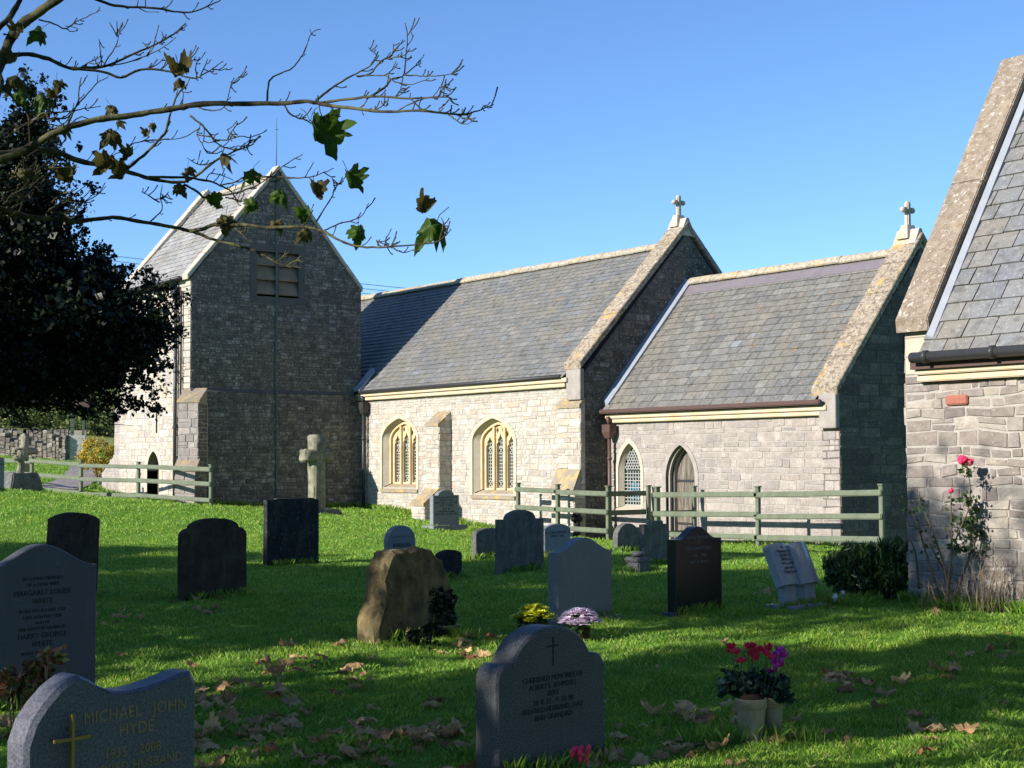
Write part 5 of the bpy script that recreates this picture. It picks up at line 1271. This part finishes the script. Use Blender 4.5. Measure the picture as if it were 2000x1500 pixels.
# leaf outline (sycamore): five lobes
def leaf_outline():
    ctl = [(0, -.02), (.12, -.1), (.3, -.08), (.33, .08), (.5, .12), (.62, .3), (.42, .33), (.5, .52), (.3, .5), (.24, .62), (.17, .6), (.14, .8), (0, 1.0)]
    pts = []
    for i in range(len(ctl)-1):
        (x0, y0), (x1, y1) = ctl[i], ctl[i+1]; pts.append((x0, y0)); pts.append(((x0+x1)/2+.018*(-1)**i, (y0+y1)/2+.015))
    pts.append(ctl[-1]); return pts+[(-x, y) for x, y in pts[::-1][1:-1]]
LO = leaf_outline()
def leaf_mesh_data(size, curl, seed, stalk=True, crumple=1.0):
    rr = random.Random(seed); m = MB(); n = len(LO); off = Vector((rr.uniform(0, 20), 0, 0))
    def warp(x, y):
        p = Vector((x, y-.35, 0)); z = curl*(x*x*1.4+(y-.35)**2*.9)*rr_s+crumple*.13*noise.noise(Vector((x*3, y*3, 0))+off)+crumple*.05*noise.noise(Vector((x*8, y*8, 0))+off)+abs(x)*.12
        return ((x)*(1-.3*abs(curl)*abs(x)), y-.1*curl, z)
    rr_s = rr.choice((-1, 1))
    rings = [1, .66, .33]
    vs = []
    for s in rings:
        for x, y in LO: vs.append(warp(x*s, .3+(y-.3)*s))
    vs.append(warp(0, .3)); fs = []
    for k in range(2):
        for i in range(n): fs.append((k*n+i, k*n+(i+1) % n, (k+1)*n+(i+1) % n, (k+1)*n+i))
    for i in range(n): fs.append((2*n+i, 2*n+(i+1) % n, 3*n))
    vs = [(x*size, y*size, z*size) for x, y, z in vs]; m.add(vs, fs, 0, True)
    if stalk: m.tube([(0, 0, vs[0][2]), (.02*size, -.25*size, .05*size), (0, -.6*size, .02*size)], [.012*size]*3, 4)
    return m
def mesh_of(m, name, mat):
    o = m.build(name, mat); me = o.data; bpy.data.objects.remove(o); return me
syl = [(635, 275, 100, 0), (68, 68, 45, 0), (20, 160, 50, 1), (80, 200, 52, 0), (110, 170, 34, 1), (105, 192, 30, 1), (225, 217, 34, 1), (212, 268, 52, 1), (355, 145, 62, 1), (200, 330, 55, 1), (232, 345, 50, 1), (250, 310, 38, 1), (130, 352, 50, 1), (440, 310, 40, 1), (480, 346, 48, 0), (552, 388, 46, 0), (620, 380, 46, 1), (692, 360, 58, 0), (822, 413, 50, 1), (830, 452, 80, 0), (700, 466, 50, 0), (420, 399, 40, 0), (440, 440, 44, 1), (595, 430, 42, 0), (590, 457, 40, 1), (487, 405, 38, 0), (365, 338, 34, 1), (286, 265, 24, 1), (235, 240, 26, 1), (30, 70, 40, 1), (15, 120, 38, 1), (115, 255, 36, 1), (545, 440, 36, 1), (355, 372, 34, 1), (40, 190, 40, 0), (345, 165, 30, 1), (50, 345, 40, 1), (300, 250, 20, 1)]
for i, (px, py, sz, br_) in enumerate(syl):
    D = depth(px, py)-.02; size = sz/FPX*D*.95
    me = mesh_of(leaf_mesh_data(size, random.uniform(.6, 2.0), i, crumple=2.5), 'leaf', M['syc_brown' if br_ else 'syc'])
    o = bpy.data.objects.new('leaf', me); col.objects.link(o); o.parent = sy; o.location = L3(at(px, py, D))
    zz = (-FWD+RT*random.uniform(-.5, .5)+DN*random.uniform(-.8, .1)+Vector((0, 0, 0))).normalized(); up_ = (DN*1.0+RT*random.uniform(-.9, .9)).normalized()
    x_ = up_.cross(zz).normalized(); y_ = zz.cross(x_)
    o.rotation_euler = Matrix((x_, y_, zz)).transposed().to_euler()
    o.location = Vector(o.location)-y_*size*.35

# ------------------------------------------------------------------ trees south of the frame that shade the foreground
def shade_tree(label, x, y, h0, h1, r, n, size, seed, clumps=60, mat='shadeleaf', name='evergreen_tree', cr=.2, hs=None, low=.12):
    z = g1(x, y); t = empty(name, (x, y, z), label, 'tree')
    if hs is None: cl = [leaf_cloud(n, (0, 0, (h0+h1)/2), (r, r, (h1-h0)/2), size, seed, clumps, hollow=.05, elong=1.4, clump_r=cr)]
    else: cl = [leaf_cloud(n, (0, 0, (hs+h1)/2), (r, r, (h1-hs)/2), size, seed, clumps, hollow=.05, elong=1.4, clump_r=cr), leaf_cloud(int(n*low), (0, 0, (h0+hs)/2), (r*1.05, r*.8, (hs-h0)/2+.4), size, seed+50, 46, hollow=.2, elong=1.4, clump_r=.13)]
    add_cloud('crown', cl, M[mat], t)
    m = MB(); m.tube([(0, 0, -.3), (.05, 0, h0), (.1, .1, (h0+h1)/2), (0, 0, h1*.92)], [.22, .18, .12, .03], 9); rr = random.Random(seed)
    for i in range(14):
        a = rr.uniform(0, 6.28); zz = rr.uniform(h0, h1*.8); L = r*rr.uniform(.5, .95); m.tube([(0, 0, zz), (L*.5*math.cos(a), L*.5*math.sin(a), zz+L*.25), (L*math.cos(a), L*math.sin(a), zz+L*.35)], [.07, .04, .012], 6)
    m.build('trunk', M['bark_dark'], t)
shade_tree('tall evergreen south of the graves, nearest the left headstones', -25.5, -6.5, 2.0, 7.6, 3.4, 26000, .18, 901, 90, hs=5.6, low=.8)
shade_tree('broad evergreen south of the graves beyond the sycamore', -19.5, -6.5, 1.5, 9.2, 4.0, 34000, .18, 902, 100, hs=5.4, low=.8)
shade_tree('dark evergreen south of the middle graves', -14.9, -5.5, 1.5, 10.2, 3.6, 32000, .18, 903, 100, hs=5.6, low=.8)
shade_tree('thin-leaved evergreen south of the annexe', -8.2, -7.5, 3.5, 14.0, 3.2, 5600, .19, 904, 70)
shade_tree('low spreading evergreen added out of view under the sycamore to shade the grass', -9.8, -6, 1.2, 8.8, 3.5, 11000, .18, 921, 60, cr=.105)  # this and the next two low trees are added to thicken foreground shade
shade_tree('low evergreen added out of view between the camera and the sycamore to shade the grass', -5.6, -6.5, 1.0, 5.4, 2.4, 2600, .18, 922, 26, cr=.11)
shade_tree('low evergreen added out of view west of the sycamore to shade the grass', -15.6, -2.8, 1.0, 5.8, 3.4, 9500, .18, 923, 60, cr=.14)
shade_tree('small evergreen south of the camera position', -1.6, -6.5, 2.0, 9.5, 2.8, 6000, .18, 905, 50)
for k, (x, y, h, rr_, lb_) in enumerate(((6.5, 4.5, 12, 4.2, 'unseen dense yew added east of the camera to block sky light'), (6.0, 12.5, 11, 4.0, 'unseen dense yew added north-east of the camera to block sky light'), (6.5, -3.5, 12, 4.2, 'unseen dense yew added south-east of the camera to block sky light'), (3.5, 21, 9, 3.8, 'unseen dense yew added beyond the annexe to block sky light'))):  # yews outside the frame, added to cut sky light on east-facing stone
    shade_tree(lb_, x, y, .6, h, rr_, 16000, .22, 950+k, 90, name='sky_block_yew')

# ------------------------------------------------------------------ planting by the annexe
def shrub(label, px, yb, pxw, yt, n, mat, size, name='shrub', D=None, seed=1, elong=3, up=.6):
    p = ground_at(px, yb) if D is None else at(px, yb, D); d = proj(p)[2]; r = pxw/2/FPX*d; h = (yb-yt)/FPX*d
    p = p+Vector(FWD.xy.to_3d()).normalized()*r*.8; p.z = g1(p.x, p.y)
    t = empty(name, p, label, 'shrub'); V = [leaf_cloud(int(n*1.5), (0, 0, h*.47), (r*.9, r*.9, h*.42), size*.72, seed, 150, hollow=.2, elong=elong*.8, clump_r=.14, up=up, cut=lambda P: P[:, 2] > -.02), leaf_cloud(int(n*.28), (0, 0, h*.72), (r*.85, r*.85, h*.24), size*1.25, seed+9, 60, hollow=.3, elong=6.5, clump_r=.2, up=2.6)]
    add_cloud('foliage', V, mat, t); m = MB()
    for i in range(9): a = i*.7; m.tube([(0, 0, -.1), (r*.4*math.cos(a), r*.4*math.sin(a), h*.4), (r*.75*math.cos(a), r*.75*math.sin(a), h*.85)], [.02, .014, .006], 5)
    m.build('stems', M['bark_dark'], t); return t
shrub('dark glossy-leaved rounded shrub between book memorial and annexe wall', 1672, 1174, 122, 1064, 4600, M['shrub'], .1, seed=21, elong=4.2, up=1.1)
shrub('second glossy shrub with paler leaf tips, against the annexe corner', 1745, 1174, 104, 1054, 3800, M['shrub'], .12, seed=22, elong=4.5, up=1.3)
def rose():
    p0 = ground_at(1852, 1188); t = empty('rose_bush', p0, 'tall leggy rose bush with crimson blooms against the annexe wall', 'rose bush'); D = proj(p0)[2]
    W3 = lambda px, py, dd=0: at(px, py, D+dd)-p0
    m = MB()
    st = [[(1852, 1190), (1853, 1120), (1868, 1050), (1890, 1000), (1895, 950), (1886, 905)], [(1856, 1190), (1845, 1110), (1822, 1040), (1800, 985), (1796, 960)], [(1850, 1188), (1858, 1080), (1858, 1000), (1857, 962)], [(1840, 1180), (1812, 1090), (1790, 1020), (1772, 985)], [(1858, 1188), (1885, 1110), (1905, 1050), (1920, 1010)], [(1795, 1150), (1788, 1080), (1775, 1050)], [(1856, 1130), (1830, 1090), (1815, 1060)], [(1868, 1150), (1915, 1080), (1950, 1000), (1948, 950)]]
    for k, s in enumerate(st):
        dd = -.15+.06*k; q = smooth_poly([(x, y, 0) for x, y in s], 3); m.tube([W3(x, y, dd) for x, y, _ in q], [.012*(1-i/len(q))+.003 for i in range(len(q))], 6)
    m.build('stems', M['stem'], t)
    V = []
    for k, s in enumerate(st):
        for (x, y) in s[2:]:
            V.append(leaf_cloud(16 if k else 40, tuple(W3(x+random.uniform(-8, 8), y+random.uniform(0, 25), -.15+.06*k)), (.09, .09, .09), .055, 40+k, 8, elong=1.5, clump_r=.5))
    for (x, y) in ((1890, 1010), (1900, 1040), (1880, 1030), (1905, 1070), (1870, 1070), (1895, 985)): V.append(leaf_cloud(34, tuple(W3(x, y)), (.12, .1, .1), .06, int(x+y), 8, elong=1.5, clump_r=.5))
    add_cloud('leaves', V, M['rose_leaf'], t)
    for (x, y, r) in ((1880, 899, 15), (1894, 902, 12), (1857, 958, 9)):
        m = MB(); rr = random.Random(x)
        for i in range(16):
            a = rr.uniform(0, 6.28); e = rr.uniform(.1, 1); R0 = r/FPX*D
            bm = bmesh.new(); bmesh.ops.create_icosphere(bm, subdivisions=1, radius=R0*.62)
            m.frombm(bm, 0, True, Matrix.Translation((math.cos(a)*R0*.45*e, math.sin(a)*R0*.45*e, rr.uniform(-.3, .3)*R0)) @ Matrix.Rotation(a, 4, 'Z') @ Matrix.Rotation(.8*e, 4, 'Y') @ Matrix.Diagonal((.35, .9, .8, 1)))
        o = m.build('bloom', M['petal_crim'], t); o.location = W3(x, y, -.1)
rose()
def dry_plant(label, px0, px1, yb, yt, n, seed, name='dead_stems'):
    p0 = ground_at((px0+px1)/2, yb); D = proj(p0)[2]; t = empty(name, p0, label, 'dead plant'); rr = random.Random(seed); m = MB()
    for i in range(n):
        x = rr.uniform(px0, px1); x2 = x+rr.uniform(-28, 28); y = rr.uniform(yt, yb-20); d0 = rr.uniform(-.2, .35)
        pts = [at(x, yb+rr.uniform(-3, 6), D+d0)-p0, at((x+x2)/2+rr.uniform(-5, 5), (y+yb)/2, D+d0)-p0, at(x2, y, D+d0)-p0]
        m.tube(pts, [.006, .0045, .002], 4)
        for _ in range(3):
            f = rr.uniform(.4, 1); b = pts[1].lerp(pts[2], f); m.tube([b, b+Vector((rr.uniform(-.08, .08), rr.uniform(-.08, .08), rr.uniform(.02, .12)))], [.003, .0015], 4)
    m.build('stems', M['twig'], t); return t
dry_plant('thicket of bare straw-coloured dead stems at right edge by the annexe wall', 1895, 2040, 1198, 1085, 90, 5)
dry_plant('sparse dead stems and yellow shoots at the foot of the rose bush', 1800, 1880, 1190, 1130, 26, 6)
# three little ceramic vases
for i, (px, py, lab) in enumerate(((1619, 1174, 'small tipped cream ceramic vase with open mouth by the book memorial'), (1632, 1180, 'small egg-shaped cream ceramic vase, nearest of the little vases by the book memorial'), (1648, 1174, 'small ceramic vase nearest the glossy shrub'))):
    p = ground_at(px, py); m = MB(); m.lathe([(.0, 0), (.03, 0), (.042, .03), (.036, .07), (.02, .085), (.026, .1), (.018, .1), (.012, .08)], 14)
    o = m.build('small_vase', M['ceramic']); tag(o, lab, 'vase', 'small vases by the book memorial'); o.location = p+Vector((0, 0, .02))
    if i == 0: o.rotation_euler = (0, R(75), R(-35))
    if i == 2: o.rotation_euler = (R(8), 0, 0)

# ------------------------------------------------------------------ flowers
def flower_head(m, c, r, n, seed, mi=0, flat=.5):
    rr = random.Random(seed)
    for i in range(n):
        a = rr.uniform(0, 6.28); e = rr.uniform(-.3, 1.2); d = Vector((math.cos(a)*math.cos(e), math.sin(a)*math.cos(e), math.sin(e)*flat)); s = Vector((-d.y, d.x, 0)).normalized()*r*.2
        m.add([c, c+d*r*.6+s, c+d*r, c+d*r*.6-s], [(0, 1, 2, 3)], mi)
def mum(label, px, yb, pxw, yt, mat, seed, nm='chrysanthemum'):
    p = ground_at(px, yb); d = proj(p)[2]; r = pxw/2/FPX*d; h = (yb-yt)/FPX*d; t = empty('chrysanthemum', p, label, 'flowers'); rr = random.Random(seed)
    m = MB(); n = 38
    for i in range(n):
        a = rr.uniform(0, 6.28); q = math.sqrt(rr.random())*r*.9; z = h*(.95-.5*(q/r)**2)-.02; flower_head(m, Vector((q*math.cos(a), q*math.sin(a), z)), .075*(r/.2), 34, seed*100+i)
    m.build('blooms', mat, t)
    add_cloud('leaves', [leaf_cloud(500, (0, 0, h*.4), (r*.8, r*.8, h*.35), .05, seed, 30, hollow=.2)], M['shrub'], t)
    m = MB(); m.lathe([(.06, -.03), (.08, .0), (.1, .1), (.105, .12), (.09, .12), (.085, .08)], 14); m.build('pot', M['soil'], t)
mum('clump of yellow green chrysanthemums beside the tall grey granite headstone', 1044, 1236, 84, 1178, M['petal_yel'], 3)
mum('clump of lilac pink chrysanthemums in front of the tall grey granite headstone', 1132, 1250, 84, 1184, M['petal_pink'], 4)
def cyclamen(m, c, s, seed, mi):
    rr = random.Random(seed); tx, ty = rr.gauss(0, .35), rr.gauss(0, .35)
    for k in range(5):
        a = k*1.256+rr.uniform(-.3, .3); o = Vector((math.cos(a), math.sin(a), 0)); sd_ = Vector((-o.y, o.x, 0)); w_ = rr.uniform(.25, .38); up = Vector((tx, ty, 1)).normalized(); f = rr.uniform(.3, .8)
        P = [c, c+o*s*.25+up*s*.1+sd_*s*w_*.7, c+o*s*(.3+f*.3)+up*s*.5+sd_*s*w_, c+o*s*(.3+f*.5)+up*s*rr.uniform(.75, 1)+sd_*s*w_*.4, c+o*s*(.3+f*.5)+up*s*rr.uniform(.75, 1)-sd_*s*w_*.4, c+o*s*(.3+f*.3)+up*s*.5-sd_*s*w_, c+o*s*.25+up*s*.1-sd_*s*w_*.7]
        m.add(P, [(0, 1, 2), (0, 2, 5), (2, 3, 4, 5), (0, 5, 6)], mi, True)
p = ground_near(1470, 1452); Dp = proj(p)[2]; U = Dp/FPX
pot = empty('planter', p, 'sandy terracotta multi-pot planter with red and magenta cyclamen', 'planter', None, R(53.7)-R(90)+R(0))
pot.rotation_euler[2] = math.atan2(_rt.y, _rt.x)
m = MB()
def potform(cx, cy, r, h, lean):
    m.lathe([(r*.62, -.05), (r*.72, .02), (r*.86, h*.55), (r*.93, h*.77), (r*.93, h*.775), (r*1.03, h*.79), (r*1.05, h*.97), (r*1.0, h), (r*.9, h), (r*.88, h*.9)], 26, (cx, cy, 0))
potform(-.005, 0, 30*U, 88*U, 0); potform(46*U, .09, 21*U, 86*U, 0); potform(20*U, .18, 26*U, 84*U, 0)
m.build('pots', M['clay'], pot)
m = MB()
for cx, cy, r in ((-.005, 0, 27*U), (46*U, .09, 19*U), (20*U, .18, 23*U)):
    m.lathe([(r*.95, 80*U), (r*.9, 88*U), (r*.5, 96*U), (.001, 98*U)], 18, (cx, cy, 0))
m.build('soil', M['soil'], pot)
cy = empty('cyclamen', p+Vector((0, 0, .001)), 'red and magenta cyclamen in bloom above dark marbled leaves in the sandy planter', 'flowers'); cy.rotation_euler[2] = pot.rotation_euler[2]
m = MB(); m2 = MB(); rr = random.Random(3)
fx = [(-42, 190, 0), (-28, 176, 0), (-22, 162, 0), (-36, 182, 0), (-4, 186, 0), (6, 188, 0), (14, 184, 0), (4, 172, 0), (8, 166, 0), (36, 180, 0), (42, 184, 0), (48, 168, 1), (56, 172, 1), (62, 178, 1), (44, 162, 1), (68, 168, 1), (50, 152, 1), (30, 176, 0), (54, 160, 1), (46, 140, 1)]
for i, (x, h, mi) in enumerate(fx):
    c_ = Vector((x*U, rr.uniform(-.06, .12), (h-6)*U)); cyclamen(m, c_, 15*U, i, mi); cyclamen(m, c_+Vector((rr.uniform(-6, 6)*U, rr.uniform(-.03, .03), rr.uniform(-7, 5)*U)), 13*U, i+50, mi); m2.tube([Vector((x*.5*U+.02, c_.y*.6+.03, 92*U)), Vector((x*.85*U, c_.y, (h-40)*U)), c_], [.003, .0025, .002], 4)
m.build('blooms', [M['petal_red'], M['petal_mag']], cy); m2.build('stems', M['green_stem'], cy)
add_cloud('leaves', [leaf_cloud(150, (x*U, .05, z*U), (24*U, .1, 18*U), .042, s, 14, hollow=.1, elong=1.1, clump_r=.4) for x, z, s in ((-25, 116, 1), (15, 118, 2), (48, 108, 3), (-5, 108, 4), (60, 94, 5), (-38, 104, 6))], M['cyc'], cy)
# red flower at bottom edge
p = at(1133, 1500, 6.6); zb = g1(p.x, p.y); t = empty('red_flowers', (p.x, p.y, zb), 'small bunch of scarlet flowers at the bottom edge before the dark granite headstone', 'flowers')
m = MB(); m2 = MB(); rr = random.Random(9); U2 = 6.6/FPX
for i in range(15):
    q = at(1133+rr.uniform(-17, 17), 1468+rr.uniform(-10, 18), 6.6+rr.uniform(-.03, .03))-Vector((p.x, p.y, zb))
    bm = bmesh.new(); bmesh.ops.create_icosphere(bm, subdivisions=1, radius=6.5*U2); m.frombm(bm, 0, True, Matrix.Translation(q) @ Matrix.Rotation(rr.uniform(0, 3), 4, 'Z') @ Matrix.Diagonal((.55, .9, 1.3, 1)))
    m2.tube([Vector((rr.uniform(-.02, .02), 0, .15)), q], .0022, 4)
m.build('blooms', M['petal_red'], t); m2.build('stems', M['green_stem'], t)
m = MB(); m.lathe([(.05, -.02), (.055, .1), (.06, .17), (.045, .17)], 14); m.build('pot', M['clay'], t)
# plants at golden stone
p = ground_at(815, 1262); p = p+Vector((.1, .05, 0)); p.z = g1(p.x, p.y); Dq = proj(p)[2]; U3 = Dq/FPX
t = empty('clipped_ball_shrub', p, 'small dark ball-shaped shrub growing at the foot of the rough golden stone', 'shrub')
add_cloud('foliage', [leaf_cloud(1800, (.08, .1, 88*U3), (26*U3, 26*U3, 30*U3), .04, 61, 40, hollow=.2), leaf_cloud(420, (0, 0, 26*U3), (40*U3, 40*U3, 18*U3), .05, 62, 24)], M['holly'], t)
m = MB(); m.tube([(0, 0, -.05), (.04, .05, .3), (.08, .1, .45)], [.012, .01, .006], 6); m.build('stems', M['bark_dark'], t)
p = ground_at(862, 1240); t = empty('bowl_planter', p, 'low clay bowl with dark trailing plants beside the ball shrub', 'planter')
m = MB(); m.lathe([(.07, -.02), (.12, .02), (.17, .09), (.18, .1), (.155, .1), (.13, .07)], 20); m.build('bowl', M['clay'], t)
add_cloud('plants', [leaf_cloud(500, (0, 0, .16), (.16, .16, .1), .055, 63, 24)], M['cyc'], t)
# autumn plant behind the wavy headstone
p = at(62, 1330, 6.3); p.z = g1(p.x, p.y); t = empty('autumn_shrub', p, 'low plant with red and green autumn leaves behind the wavy granite headstone', 'plant')
add_cloud('leaves', [leaf_cloud(80, at(x, y, 6.3+d)-p, (.04, .06, .04), .045, int(x+y), 8, elong=2, clump_r=.6) for x, y, d in ((20, 1350, 0), (50, 1322, .1), (80, 1305, .1), (105, 1290, .1), (60, 1360, 0), (30, 1320, 0), (95, 1325, .1), (10, 1335, -.1))], M['autumn'], t)
m = MB()
for i in range(12): m.tube([(random.uniform(-.1, .1), random.uniform(-.1, .1), -.02), at(random.uniform(5, 110), random.uniform(1290, 1350), 6.3)-p], [.006, .003], 4)
m.build('stems', M['stem'], t)

# ------------------------------------------------------------------ fallen leaves (individuals)
protos = []
for k, mt in enumerate(('fallen', 'fallen_b', 'fallen_c', 'fallen', 'fallen_b')):
    for s in range(2): protos.append((mesh_of(leaf_mesh_data(1, random.uniform(.25, .7), 70+k*7+s, crumple=1.9), 'fallen_leaf', M[mt]), mt))
lab = {'fallen': 'dry brown curled sycamore leaf lying on the grass', 'fallen_b': 'pale tan curled sycamore leaf lying on the grass', 'fallen_c': 'dark russet curled sycamore leaf lying on the grass'}
rr = random.Random(12); cnt = 0
zones = [(370, 620, 1290, 1495, 92), (560, 900, 1340, 1500, 50), (640, 960, 1245, 1400, 30), (195, 560, 1170, 1290, 18), (1180, 1330, 1300, 1500, 16), (1330, 1600, 1400, 1500, 24), (1600, 2000, 1270, 1500, 44), (900, 1300, 1330, 1500, 8), (-20, 40, 1310, 1500, 10), (1300, 2000, 1140, 1290, 12), (400, 1300, 1500, 1600, 12)]
for (x0, x1, y0, y1, n) in zones:
    cl = [(rr.uniform(x0, x1), rr.uniform(y0, y1)) for _ in range(max(2, n//7))]
    for _ in range(n):
        if rr.random() < .72: cx_, cy_ = rr.choice(cl); cx_ += rr.gauss(0, 26); cy_ += rr.gauss(0, 12)
        else: cx_, cy_ = rr.uniform(x0, x1), rr.uniform(y0, y1)
        p = ground_near(cx_, cy_)
        if p is None: continue
        me, mt = rr.choice(protos); o = bpy.data.objects.new('fallen_leaf', me); col.objects.link(o); s = rr.uniform(.08, .17)
        o.location = p+Vector((0, 0, .022+rr.uniform(0, .02))); o.scale = (s, s*rr.uniform(.65, 1), s*rr.uniform(.7, 1.3)); o.rotation_euler = (rr.gauss(0, .28), rr.gauss(0, .28), rr.uniform(0, 6.28))
        tag(o, lab[mt], 'leaf', {'fallen': 'brown fallen leaves on the grass', 'fallen_b': 'tan fallen leaves on the grass', 'fallen_c': 'russet fallen leaves on the grass'}[mt]); cnt += 1

# ------------------------------------------------------------------ grass blades (one object)
def blades():
    r = np.random.default_rng(3); VV = []; 
    heading = math.atan2(FWD.y, FWD.x)
    for (d0, d1, dens, hgt, wid) in ((1.2, 3.6, 5200, .036, .003), (3.6, 7, 6200, .036, .003), (7, 12, 4200, .037, .0042), (12, 20, 2000, .04, .0065), (20, 32, 850, .042, .011), (32, 62, 240, .055, .022)):
        half = R(44 if d1 < 33 else 30); area = half*(d1*d1-d0*d0); n = int(area*dens)
        th = heading+r.uniform(-half, half, n); d = np.sqrt(r.uniform(d0*d0, d1*d1, n)); x = d*np.cos(th); y = d*np.sin(th)
        # leave out the buildings
        k = ~((x > XN) & (x < XC+.02) & (y > YC)) & ~((x > NAVE_W) & (x < XN+.02) & (y > YN-.02)) & ~((x < XT+.05) & (x > XW) & (y > TS)) & ~((x > XV-.02) & (y > YV)) & ~((x < -24.2) & (x > -25.6) & (y > 20.8))
        x, y = x[k], y[k]; z = gz(x, y); n = len(x)
        # tufty height variation
        tuft = .75+.35*np.sin(x*5.3+2*np.sin(y*3.7))*np.cos(y*4.9+x*1.3)+.2*np.sin(x*13+y*9)
        h = hgt*r.uniform(.5, 1.35, n)*tuft; a = r.uniform(0, 6.28, n); w_ = wid*r.uniform(.7, 1.3, n)
        lx, ly = r.normal(0, .45, n)*h, r.normal(0, .45, n)*h
        ca, sa = np.cos(a)*w_*.5, np.sin(a)*w_*.5
        P0 = np.stack([x-ca, y-sa, z-.01], 1); P1 = np.stack([x+ca, y+sa, z-.01], 1)
        P2 = np.stack([x+ca*.7+lx*.4, y+sa*.7+ly*.4, z+h*.62], 1); P3 = np.stack([x+lx, y+ly, z+h], 1)
        VV.append(np.stack([P0, P1, P2, P3], 1).reshape(-1, 3))
    for o in list(sc.objects):
        if o.get('category') in ('headstone', 'memorial', 'vase', 'cross', 'planter', 'stone block', 'rose bush', 'dead plant'):
            n = 420; u = r.uniform(-.5, .5, n); e = o.rotation_euler[2]; sgn = np.where(r.random(n) < .75, -1, 1)
            lx0, ly0 = u*.8, np.where(sgn < 0, -r.exponential(.03, n), .14+r.exponential(.03, n))
            x = o.location.x+lx0*math.cos(e)-ly0*math.sin(e); y = o.location.y+lx0*math.sin(e)+ly0*math.cos(e); z = gz(x, y)
            h = r.uniform(.04, .13, n); a = r.uniform(0, 6.28, n); w_ = r.uniform(.003, .006, n)*max(1, proj(o.location)[2]/11); lx, ly = r.normal(0, .35, n)*h, r.normal(0, .35, n)*h; ca, sa = np.cos(a)*w_*.5, np.sin(a)*w_*.5
            VV.append(np.stack([np.stack([x-ca, y-sa, z-.01], 1), np.stack([x+ca, y+sa, z-.01], 1), np.stack([x+ca*.7+lx*.4, y+sa*.7+ly*.4, z+h*.62], 1), np.stack([x+lx, y+ly, z+h], 1)], 1).reshape(-1, 3))
    # ragged longer grass along the wall feet
    for (xa, ya, xb, yb, n) in ((XT+.12, TS, XT+.12, TN_, 1500), (XT+.2, YN-.06, XN-.9, YN-.06, 2600), (XN+.3, YC-.08, XC, YC-.08, 1500), (XV, YV-.1, -7, YV-.1, 1500), (-44, TS-.1, -38, TS-.1, 1200)):
        f = r.random(n); x = xa+(xb-xa)*f+np.abs(r.normal(0, .05, n))*(1 if xa == xb else 0); y = ya+(yb-ya)*f-np.abs(r.normal(0, .06, n))*(0 if xa == xb else 1); z = gz(x, y)
        h = r.uniform(.05, .2, n); a = r.uniform(0, 6.28, n); w_ = r.uniform(.006, .014, n); lx, ly = r.normal(0, .35, n)*h, r.normal(0, .35, n)*h; ca, sa = np.cos(a)*w_*.5, np.sin(a)*w_*.5
        VV.append(np.stack([np.stack([x-ca, y-sa, z-.01], 1), np.stack([x+ca, y+sa, z-.01], 1), np.stack([x+ca*.7+lx*.4, y+sa*.7+ly*.4, z+h*.62], 1), np.stack([x+lx, y+ly, z+h], 1)], 1).reshape(-1, 3))
    V = np.concatenate(VV); F = np.arange(len(V)).reshape(-1, 4); print('blades', len(F)); return V, F
V, F = blades()
tag(np_mesh('grass', V, F, M['grass']), 'short green lawn grass of the churchyard', 'grass', kind='stuff')
print('leaves', cnt, 'objects', len(sc.objects))
